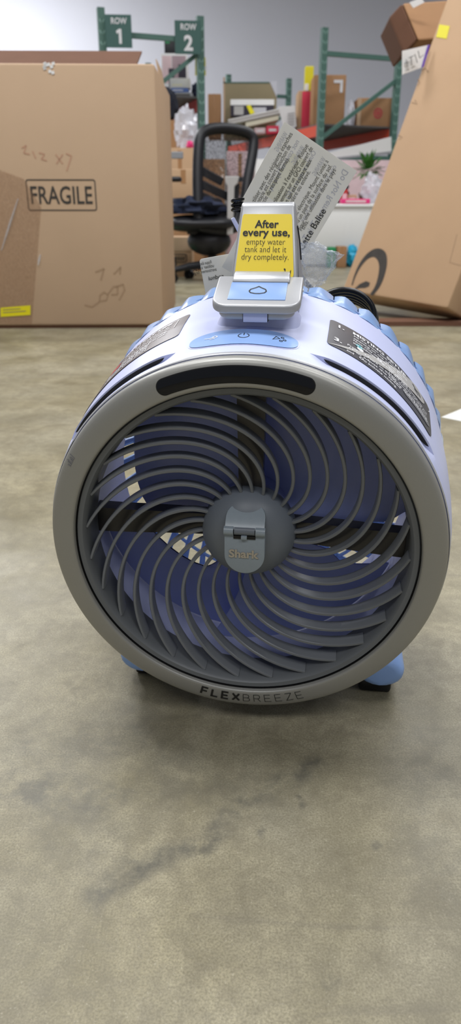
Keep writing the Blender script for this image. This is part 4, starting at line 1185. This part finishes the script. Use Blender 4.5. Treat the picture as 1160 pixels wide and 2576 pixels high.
# things on the right rack
c1 = carton('cardboard_box', 'brown carton with white corner mark standing on the right rack', 786, 188, 872, 312, 10.55, 0.4, M['cardboard3'], z0=DZ2, group='cartons on the racks')
strokes_front(c1, [[(0.62, 0.88), (0.86, 0.88), (0.86, 0.68)]], 0.035, 'white_mark', M['white_ink'])
c2 = carton('cardboard_box', 'brown carton with red bullseye logo on the right rack', 897, 246, 992, 316, 10.30, 0.5, M['cardboard3'], z0=DZ2, group='cartons on the racks')
rg_ = []
for r_ in (0.10, 0.035):
    rg_.append([(0.58 + r_ * math.cos(t), 0.48 + r_ * 1.55 * math.sin(t)) for t in [2 * PI * i / 20 for i in range(20)]] + [(0.58 + r_, 0.48)])
strokes_front(c2, rg_, 0.022, 'bullseye_logo', M['redink'])
onfront(c2, 0.0, 0.0, 0.10, 1.0, 'carton_side', M['cardboard'], 0.003)
c3 = carton('cardboard_box', 'pink and brown carton beside the left post of the right rack', 748, 228, 806, 320, 11.0, 0.4, M['cardboard2'], z0=DZ2, group='cartons on the racks', tape=False)
onfront(c3, 0.18, 0.02, 1.0, 0.98, 'pink_panel', M['pink'])
strokes_front(c3, [[(0.78 + 0.14 * math.cos(t), 0.45 + 0.14 * math.sin(t)) for t in [2 * PI * i / 20 for i in range(20)]] + [(0.92, 0.45)]], 0.02, 'bullseye_logo', M['redink'])
yp = at(778, 208, 10.95)
t = thing('label_roll', 'yellow upright package standing on the pink carton', 'package', (yp.x, 11.0, Vector(c3['_o']).z + Vector(c3['_ez']).z))
zz = Vector(c3['_o']).z + Vector(c3['_ez']).z
a_, b2_ = at(767, 208, 11.0), at(790, 166, 11.0)
MB().cuboid((a_.x, 11.0, zz), (b2_.x - a_.x, 0, 0), (0, 0.1, 0), (0, 0, b2_.z - zz)).build('package_body', M['yellowlabel'], t, bevel=0.01)
MB().cuboid((a_.x, 10.995, zz), (0.05, 0, 0), (0, 0.004, 0), (0, 0, 0.08)).build('clear_base', M['paper'], t)
# crumpled bag between the cartons
def bagblob(name, label, px, py, d, rx, ry, rz, m, seed, z0=None, cat='plastic bag', group=None, jit=0.5):
    c_ = at(px, py, d)
    if z0 is not None: c_.z = z0 + rz * 0.86
    mb_ = MB().ellipsoid(c_, rx, ry, rz, 24, 14, jit, 3.2, seed)
    if z0 is not None: mb_.v = [Vector((v.x, v.y, max(v.z, z0))) for v in mb_.v]
    return tag(mb_.build(name, m, smooth=25), label, cat, group)
bagblob('plastic_bag', 'crumpled clear bag between two cartons on the right rack', 883, 290, 10.4, 0.045, 0.10, 0.16, M['bagfilm'], 3, DZ2)
# khaki board box and its neighbours on the far bay
k1 = carton('storage_box', 'olive khaki box with cut corner on the far end of the rack', 562, 206, 697, 325, 11.6, 0.5, M['khaki'], z0=DZ2, tape=False)
o_ = Vector(k1['_o']); exx = Vector(k1['_ex']); ezz = Vector(k1['_ez'])
MB().prism([o_ + exx * 1.003 + ezz * 1.01, o_ + exx * 0.86 + ezz * 1.01, o_ + exx * 1.003 + ezz * 0.72], (0, -0.004, 0)).build('corner_flap', M['wall'], k1)
onfront(k1, 0.0, 0.0, 0.035, 1.08, 'side_edge', M['cardboard'], 0.003)
onfront(k1, 0.0, 0.975, 0.86, 1.0, 'lid_edge', M['rackgreen'], 0.003)
k2 = carton('cardboard_box', 'narrow brown carton left of the khaki box', 524, 236, 556, 330, 11.6, 0.4, M['cardboard3'], z0=DZ2, group='cartons on the racks')
pk = carton('package', 'black and white wrapped package with yellow tag before the khaki box', 580, 250, 690, 292, 11.3, 0.2, M['darkprint'], cat='package', z0=DZ2 + 0.24, tape=False)
onfront(pk, 0.0, 0.66, 1.0, 1.0, 'white_header', M['paper']); onfront(pk, 0.08, 0.08, 0.30, 0.60, 'pale_print', M['palegrey']); onfront(pk, 0.52, 0.10, 0.82, 0.52, 'pale_print', M['greyink'])
q = [at(620, 266, 11.27), at(630, 264, 11.27), at(641, 284, 11.27), at(630, 288, 11.27)]
MB().prism(q, (0, -0.006, 0)).build('yellow_tag', M['yellowlabel'], pk)
# long white tray, tilted
tr_ = thing('white_tray', 'long white plastic tray lying aslant in front of the khaki box', 'tray', at(640, 322, 11.0))
a_, b2_ = at(576, 314, 11.0), at(716, 284, 11.0)
mm = MB(); dv = b2_ - a_
mm.cuboid(a_, dv, (0, 0.25, 0), (0, 0, 0.05)); mm.build('tray_body', M['pvcwhite'], tr_, bevel=0.015)
MB().cuboid(a_ + Vector((-0.01, -0.015, 0.04)), dv * 1.02, (0, 0.28, 0), (0, 0, 0.022)).build('tray_rim', M['pvcwhite'], tr_, bevel=0.006)
MB().cuboid(a_ + dv * 0.3 + Vector((0, 0.02, -0.07)), dv * 0.6, (0, 0.2, 0), (0, 0, 0.06)).build('tray_base', M['yellow_tint'], tr_, bevel=0.01)
for i, (px0, px1, py0, py1, m_) in enumerate([(585, 612, 326, 345, 'leaf'), (614, 638, 324, 345, 'palegrey'), (640, 668, 321, 350, 'palepink'), (670, 702, 316, 350, 'pink')]):
    t_ = carton('package', ['green', 'grey', 'pale pink', 'red'][i] + ' package under the white tray on the rack', px0, py0, px1, py1, 11.05, 0.2, M[m_], cat='package', tape=False, group='packages under the white tray', z0=DZ2)
    onfront(t_, 0.2, 0.3, 0.8, 0.6, 'package_label', M['white_ink'])
# white paper roll
pr = at(722, 292, 10.8)
t = thing('paper_roll', 'white paper sheet with grey print standing on the rack edge', 'paper', (pr.x, 10.8, DZ2))
MB().prism([at(700, 268, 10.8), at(742, 266, 10.8), at(746, 318, 10.8), at(716, 330, 10.8)], (0, 0.02, 0)).build('paper_sheet', M['paper'], t, bevel=0.003)
mm = MB()
for i in range(5): mm.bar(at(724, 286 + i * 7, 10.795), at(741, 284 + i * 7, 10.795), 0.012, 0.003)
mm.build('grey_print', M['midgrey'], t)

# things on the left rack
g1 = carton('product_box', 'white picture box printed with dark and pink photo on left rack', 408, 134, 470, 240, 9.75, 0.35, M['paper'], z0=DZ1, cat='box', tape=False)
onfront(g1, 0.04, 0.40, 0.40, 0.95, 'photo_print', M['palepink']); onfront(g1, 0.42, 0.30, 0.96, 0.95, 'photo_print', M['photo'])
onfront(g1, 0.66, 0.36, 0.96, 0.78, 'dark_figure', M['darkprint'], 0.004); onfront(g1, 0.28, 0.32, 0.50, 0.70, 'dark_figure', M['darkprint'], 0.004)
g1z = Vector(g1['_o']).z + Vector(g1['_ez']).z
t = carton('storage_case', 'small black case with green trim on top of the picture box', 414, 97, 440, 134, 9.85, 0.2, M['blackplastic'], z0=g1z + 0.001, cat='case', tape=False)
onfront(t, 0.1, 0.7, 0.5, 0.95, 'green_trim', M['green'])
g2 = carton('product_box', 'grey flat box under the white and blue boxes on left rack', 424, 232, 484, 246, 9.45, 0.22, M['greyplastic'], z0=DZ1, tape=False, group='small boxes stacked on the left rack')
onfront(g2, 0.1, 0.2, 0.9, 0.8, 'box_print', M['deck'])
g2z = Vector(g2['_o']).z + Vector(g2['_ez']).z
g3 = carton('product_box', 'flat blue box in the small stack on left rack', 430, 221, 474, 232, 9.46, 0.2, M['bluebox'], z0=g2z, tape=False, group='small boxes stacked on the left rack')
onfront(g3, 0.1, 0.35, 0.7, 0.6, 'box_print', M['white_ink'])
g3z = Vector(g3['_o']).z + Vector(g3['_ez']).z
g4 = carton('product_box', 'white box topmost of the small stack on left rack', 428, 196, 478, 221, 9.46, 0.2, M['pvcwhite'], z0=g3z, tape=False, group='small boxes stacked on the left rack')
onfront(g4, 0.1, 0.2, 0.6, 0.4, 'box_print', M['yellow_tint'])
bagblob('folded_cloth', 'coral and navy folded cloth beside the right post of left rack', 491, 232, 9.72, 0.045, 0.06, 0.10, M['navycloth'], 5, DZ1, 'cloth')
lab = thing('yellow_placard', 'yellow placard fixed behind the right post of left rack', 'label', at(505, 190, 9.26))
MB().prism([at(491, 190, 9.26), at(518, 190, 9.26), at(517, 144, 9.26), at(491, 144, 9.26)], (0, 0.004, 0)).build('placard_sheet', M['yellowlabel'], lab)
MB().prism([at(512, 176, 9.255), at(520, 176, 9.255), at(520, 164, 9.255), at(514, 168, 9.255)], (0, -0.003, 0)).build('torn_corner', M['paper'], lab)
# lower level: black bag on a carton, bright bags, more cartons
b1c = carton('cardboard_box', 'brown carton under the black bag beside the large left box', 404, 302, 470, 470, 8.2, 0.5, M['cardboard3'], z0=0.0, group='cartons beside the large left box')
bagblob('backpack', 'slumped black bag on a carton beside the large left box', 408, 278, 8.3, 0.16, 0.14, 0.17, M['blackcloth'], 8, Vector(b1c['_o']).z + Vector(b1c['_ez']).z, 'bag', jit=0.3)
b2c = carton('cardboard_box', 'tall brown carton under the crumpled white bag left of the chair', 420, 372, 488, 470, 7.3, 0.5, M['cardboard2'], z0=0.0, group='cartons behind the chair')
b2z = Vector(b2c['_o']).z + Vector(b2c['_ez']).z + 0.001
bagblob('plastic_bag', 'white and pink crumpled bag on a carton left of the chair back', 468, 330, 7.5, 0.10, 0.10, 0.18, M['bagfilm'], 11, b2z, cat='plastic bag')
bagblob('plastic_pouch', 'small hot pink pouch lying before the crumpled white bag', 478, 362, 7.36, 0.03, 0.03, 0.032, M['hotpink'], 12, b2z, cat='pouch')

# rows of cartons seen past and through the chair
for i, (x0, y0, x1, y1, d, m_, nm) in enumerate([(420, 425, 506, 520, 6.6, 'cardboard2', 'open brown carton topmost of the stack left of the chair'),
                                               (512, 400, 566, 560, 7.6, 'cardboard3', 'brown carton seen through the chair mesh at its left'),
                                               (570, 380, 640, 560, 7.9, 'palepink', 'pale pink carton seen through the chair mesh'),
                                               (640, 400, 720, 560, 7.7, 'pvcwhite', 'white carton between the chair and the paper tag')]):
    z0 = {0: at(460, 520, 6.6).z}.get(i, 0.0)
    t = carton('cardboard_box', nm, x0, y0, x1, y1, d, 0.45, M[m_], z0=z0, group='cartons behind the chair')
    if i == 0: st0 = z0 - 0.001
t = carton('cardboard_box', 'brown carton at the bottom of the stack left of the chair', 416, 524, 508, 640, 6.6, 0.45, M['cardboard3'], z0=0.0, group='cartons behind the chair')
sp = carton('cardboard_box', 'brown carton with dark oval stamp on the floor by the chair', 415, 596, 482, 694, 5.95, 0.34, M['cardboard2'], z0=0.0, group='cartons behind the chair', tape=False)
onfront(sp, 0.0, 0.66, 1.0, 0.985, 'top_panel', M['cardboard'])
strokes_front(sp, [[(x_, y_ * 0.9 + 0.05) for x_, y_ in rrect(0.06, 0.80, 0.36, 0.58, 0.06)] + [(0.80, 0.57)]], 0.008, 'stamp_border', M['stamp'])
strokes_front(sp, [[(0.14 + 0.09 * i, 0.42), (0.18 + 0.09 * i, 0.52)] for i in range(7)], 0.012, 'stamp_lettering', M['stamp'])
# green trolley post with a chrome bracket
tp = at(414, 450, 5.7)
tr2 = thing('hand_truck', 'green tubular hand truck with grey bracket beside the large left box', 'hand truck', (tp.x, 5.7, 0))
MB().tube([(tp.x, 5.7, 0.05), (tp.x, 5.7, at(414, 335, 5.7).z)], 0.022, 14).build('handle_tube', M['green'], tr2, smooth=40)
MB().tube([(tp.x - 0.30, 5.7, 0.05), (tp.x - 0.30, 5.7, at(414, 335, 5.7).z)], 0.022, 14).build('handle_tube', M['green'], tr2, smooth=40)
zc = at(414, 335, 5.7).z
MB().tube([(tp.x, 5.7, zc), (tp.x, 5.7, zc + 0.035)], 0.026, 14).build('grip', M['palegrey'], tr2, smooth=40)
MB().tube([(tp.x - 0.3, 5.7, zc), (tp.x - 0.3, 5.7, zc + 0.035)], 0.026, 14).build('grip', M['palegrey'], tr2, smooth=40)
za = at(414, 400, 5.7).z
MB().cuboid((tp.x - 0.32, 5.66, za), (0.46, 0, 0), (0, 0.03, 0), (0, 0, 0.045)).build('bracket', M['greyplastic'], tr2, bevel=0.004)
MB().cuboid((tp.x - 0.34, 5.5, 0.008), (0.38, 0, 0), (0, 0.24, 0), (0, 0, 0.012)).build('toe_plate', M['green'], tr2)
for dx in (-0.34, 0.04):
    MB().tube([(tp.x + dx - 0.02, 5.78, 0.08), (tp.x + dx + 0.02, 5.78, 0.08)], 0.08, 20).build('wheel', M['black'], tr2, smooth=40)

# ------------------------------------------------------------------ office chair, back turned a little to the camera
D = 5.45
ch = thing('office_chair', 'black mesh-back office chair on casters with dark clothes on its seat', 'chair', (at(535, 690, D).x, D, 0))
def cpt(px, py, dy=0.0): return at(px, py, D + dy)
outl = [(497, 560), (493, 500), (492, 440), (494, 385), (498, 350), (508, 333), (530, 325), (565, 323), (600, 327), (628, 335), (642, 350), (642, 375), (636, 410), (628, 450), (620, 500), (610, 545), (596, 570), (560, 578), (520, 574)]
def catm(pts, closed=True, k=5):
    out_ = []; n_ = len(pts)
    for i in range(n_ if closed else n_ - 1):
        p0_, p1_, p2_, p3_ = (pts[(i + j) % n_] if closed else pts[min(max(i + j, 0), n_ - 1)] for j in (-1, 0, 1, 2))
        for q_ in range(k):
            t_ = q_ / k
            out_.append(tuple(0.5 * (2 * b + (c - a) * t_ + (2 * a - 5 * b + 4 * c - d_) * t_ ** 2 + (3 * b - a - 3 * c + d_) * t_ ** 3) for a, b, c, d_ in zip(p0_, p1_, p2_, p3_)))
    return out_
ol = catm([(568 + (x_ - 568) * 0.93, y_) for x_, y_ in outl])
def bk(px, py): return cpt(px, py, 0.0 + 0.0010 * (560 - py) * 0.6 + 0.0012 * (px - 560))
P3 = [bk(*p) for p in ol]
MB().tube(P3, 0.037, 10, closed=True).build('back_frame', M['blackplastic'], ch, smooth=60)
cen = (566, 440)
mm = MB(); n_ = len(ol); rings_ = 6
mm.v.append(bk(*cen))
for r_ in range(1, rings_ + 1):
    for p in ol: mm.v.append(bk(cen[0] + (p[0] - cen[0]) * r_ / rings_, cen[1] + (p[1] - cen[1]) * r_ / rings_) + Vector((0, 0.03 * (1 - (r_ / rings_) ** 2), 0)))
for i in range(n_): mm.f.append((0, 1 + i, 1 + (i + 1) % n_))
for r_ in range(rings_ - 1):
    for i in range(n_): mm.f.append((1 + r_ * n_ + i, 1 + (r_ + 1) * n_ + i, 1 + (r_ + 1) * n_ + (i + 1) % n_, 1 + r_ * n_ + (i + 1) % n_))
MB_ = mm.build('mesh_back', M['mesh'], ch, smooth=60)
# lower half: slanted lumbar slats and the pale grey spine
for (a_, b2_) in (((500, 425), (560, 458)), ((500, 460), (585, 500)), ((500, 500), (575, 535))):
    MB().bar(bk(*a_) + Vector((0, 0.03, 0)), bk(*b2_) + Vector((0, 0.03, 0)), 0.02, 0.055).build('lumbar_slat', M['blackplastic'], ch, bevel=0.008)
sp_ = [bk(566, 444) + Vector((0, -0.05, 0)), bk(602, 444) + Vector((0, -0.05, 0)), bk(598, 462) + Vector((0, -0.05, 0)), bk(590, 470) + Vector((0, -0.05, 0)), bk(586, 590) + Vector((0, -0.05, 0)), bk(571, 590) + Vector((0, -0.05, 0)), bk(573, 470) + Vector((0, -0.05, 0)), bk(567, 460) + Vector((0, -0.05, 0))]
MB().prism(sp_, (0, 0.03, 0)).build('back_spine', M['palegrey'], ch, bevel=0.006)
lp = [bk(500, 478), bk(560, 505), bk(572, 572), bk(515, 570)]
MB().prism([p + Vector((0, 0.02, 0)) for p in lp], (0, 0.02, 0)).build('lumbar_panel', M['blackplastic'], ch, bevel=0.008)
# seat
sc = cpt(505, 562, 0.10)
mm = MB().ellipsoid(sc, 0.27, 0.25, 0.06, 28, 12)
mm.v = [Vector((sc.x + math.copysign(abs((v.x - sc.x) / 0.27) ** 0.7 * 0.27, v.x - sc.x), v.y, v.z)) for v in mm.v]
MB_ = mm.build('seat', M['blackplastic'], ch, smooth=60)
MB().ellipsoid(sc + Vector((0.06, 0, -0.12)), 0.16, 0.16, 0.10, 20, 10).build('tilt_mechanism', M['blackplastic'], ch, smooth=60)
MB().cuboid(cpt(470, 590, 0.0), (0.30, 0, 0), (0, 0.25, 0), (0, 0, 0.05)).build('seat_pan', M['blackplastic'], ch, bevel=0.01)
for (ax, dy) in ((425, -0.05), (600, 0.42)):
    MB().tube([cpt(ax - 4, 562, dy), cpt(ax - 7, 520, dy), cpt(ax - 4, 462, dy)], 0.022, 10).build('arm_post', M['blackplastic'], ch, smooth=60)
    MB().cuboid(cpt(ax - 16, 456, dy - 0.05), (0.125, 0, 0), (0, 0.14, 0), (0, 0, 0.030)).build('armrest', M['blackplastic'], ch, bevel=0.012)
bx_, by_ = cpt(533, 640).x, D + 0.10
MB().tube([(bx_, by_, 0.10), (bx_, by_, 0.24)], 0.032, 14).build('gas_column', M['blackplastic'], ch, smooth=40)
MB().tube([(bx_, by_, 0.24), (bx_, by_, cpt(505, 585).z)], 0.024, 14).build('gas_rod', M['blackplastic'], ch, smooth=40)
for k in range(5):
    a_ = rad(200 + 72 * k); e_ = Vector((bx_ + 0.30 * math.cos(a_), by_ + 0.30 * math.sin(a_), 0.085))
    MB().tube([(bx_, by_, 0.125), Vector((bx_, by_, 0.12)).lerp(e_, 0.6) + Vector((0, 0, 0.01)), e_], [0.032, 0.026, 0.018], 10).build('base_leg', M['blackplastic'], ch, smooth=50)
    tt = Vector((-math.sin(a_), math.cos(a_), 0))
    cs = MB().tube([e_ - tt * 0.026 + Vector((0, 0, -0.053)), e_ - tt * 0.008 + Vector((0, 0, -0.053))], 0.031, 16)
    cs.tube([e_ + tt * 0.008 + Vector((0, 0, -0.053)), e_ + tt * 0.026 + Vector((0, 0, -0.053))], 0.031, 16)
    cs.tube([e_ + Vector((0, 0, -0.05)), e_ + Vector((0, 0, 0.0))], 0.008, 8)
    cs.build('caster', M['black'], ch, smooth=40)
# clothes on the seat
mb_ = MB().ellipsoid(sc + Vector((-0.03, -0.05, 0.10)), 0.20, 0.17, 0.085, 32, 16, 0.45, 2.6, 21)
mb_.v = [Vector((v.x, v.y, max(v.z, sc.z + 0.062))) for v in mb_.v]
tag(mb_.build('folded_jacket', M['navycloth'], smooth=40), 'dark navy jacket heaped on the seat of the office chair', 'jacket')

# ------------------------------------------------------------------ bin and clutter at the right
def zof(px, py, d): return at(px, py, d).z
wb = thing('storage_bin', 'large white plastic bin standing on the floor left of the leaning box', 'bin', (at(860, 600, 7.3).x, 7.5, 0))
xa, xb = at(762, 600, 7.3).x, at(985, 600, 7.3).x; zt = zof(860, 512, 7.3)
MB().cuboid((xa, 7.3, 0), (xb - xa, 0, 0), (0, 0.55, 0), (0, 0, zt)).build('bin_body', M['pvcwhite'], wb, smooth=30, bevel=0.03)
MB().cuboid((xa - 0.02, 7.28, zt - 0.035), (xb - xa + 0.04, 0, 0), (0, 0.59, 0), (0, 0, 0.03)).build('bin_rim', M['pvcwhite'], wb, smooth=30, bevel=0.012)
# what lies on the bin
def small_box(name, label, px0, py0, px1, py1, d, m, cat, group=None, z0=None):
    t_ = carton(name, label, px0, py0, px1, py1, d, 0.12, m, cat=cat, group=group, z0=z0, tape=False, bevel=0.006)
    onfront(t_, 0.15, 0.25, 0.85, 0.7, 'package_label', M['palepink']); return t_
small_box('package', 'hot pink flat package lying on the white bin', 858, 500, 932, 528, 7.32, M['hotpink'], 'package', 'packages on the bin', zt)
small_box('package', 'upright red package on the white bin beside the paper tag', 858, 476, 876, 508, 7.46, M['redbeam'], 'package', 'packages on the bin', zt)
small_box('package', 'orange tan package on the white bin behind the pink one', 872, 490, 898, 510, 7.50, M['cardboard2'], 'package', 'packages on the bin', zt)
bagblob('plastic_bag', 'blue white crumpled bag on the bin against the leaning box', 936, 480, 7.54, 0.10, 0.055, 0.14, M['bagfilm'], 31, zt)
bagblob('cloth_bag', 'dark grey bag on the bin under the green plant', 862, 470, 7.76, 0.06, 0.06, 0.12, M['blackcloth'], 33, zt, 'bag')
# green plant
pc = at(925, 432, 7.74)
pl_t = thing('potted_plant', 'bushy green plant peeking out beside the leaning box', 'plant', (pc.x, pc.y, zt))
MB().tube([(pc.x, pc.y, zt), (pc.x, pc.y, zt + 0.10)], [0.06, 0.075], 18).build('pot', M['cardboard_dark'], pl_t, smooth=40)
MB().tube([(pc.x, pc.y, zt + 0.09), pc], 0.008, 6).build('stem', M['leaf'], pl_t)
lm = None
for i in range(120):
    th = random.random() * 2 * PI; ph = random.uniform(-0.5, 1.2); ln = random.uniform(0.06, 0.115)
    dv = Vector((math.cos(th) * math.cos(ph), math.sin(th) * math.cos(ph) * 0.7, math.sin(ph)))
    if lm is None:
        g_ = MB().add([(0, 0, 0), (0.25, 0.16, 0.04), (0.6, 0.15, 0.05), (1, 0, 0), (0.6, -0.15, 0.05), (0.25, -0.16, 0.04), (0.5, 0, -0.01)], [(0, 6, 1), (1, 6, 2), (2, 6, 3), (3, 6, 4), (4, 6, 5), (5, 6, 0)])
        lf0 = g_.build('leaf', M['leaf'], pl_t, origin=(0, 0, 0)); lm = lf0; o = lf0
    else:
        o = lm.copy(); COL.objects.link(o); o.parent = pl_t
    mt = dv.to_track_quat('X', 'Z').to_matrix().to_4x4()
    o.matrix_local = Matrix.Translation(pc - Vector(pl_t.location) + dv * random.uniform(0.01, 0.11) + Vector((0, 0, 0.01))) @ mt @ Matrix.Scale(ln, 4)
# white panel on the rack's low level, aslant
wp = thing('foam_board', 'white flat foam board lying aslant across the right rack below its beams', 'board', at(900, 400, 9.62))
MB().prism([at(812, 388, 9.62), at(985, 344, 9.62), at(985, 384, 9.62), at(812, 402, 9.62)], (0, 0.05, 0)).build('panel_board', M['pvcwhite'], wp, bevel=0.004)
MB().prism([at(812, 400, 9.615), at(985, 380, 9.615), at(985, 386, 9.615), at(812, 404, 9.615)], (0, 0.06, 0)).build('panel_edge', M['greyplastic'], wp)
# floor clutter in front of the bin
t = carton('storage_box', 'small green plastic box on the floor before the white bin', 825, 622, 846, 668, 7.06, 0.16, M['green'], z0=0.0, tape=False)
onfront(t, 0.15, 0.35, 0.8, 0.7, 'box_label', M['leaf'])
carton('cardboard_box', 'small brown carton on the floor beside the green plastic box', 847, 620, 874, 668, 7.05, 0.16, M['cardboard3'], z0=0.0)
bagblob('plastic_bag', 'cyan plastic bag on the floor beside the small brown carton', 886, 640, 7.2, 0.06, 0.06, 0.10, M['cyan'], 41, 0.0)
carton('cardboard_box', 'tall pale pink carton standing under the white foam board', 800, 403, 985, 600, 9.55, 0.2, M['palepink'], z0=0.0, tape=False)

for o in bpy.data.objects:
    if o.parent and any(w_ in o.name for w_ in ('scribble', 'post_slots', 'lettering', 'handwriting', 'residue', 'print', 'icon', 'scuff', 'line')): o['kind'] = 'stuff'
    for k in ('_local', '_o', '_ex', '_ez', '_fw'):
        if k in o: del o[k]
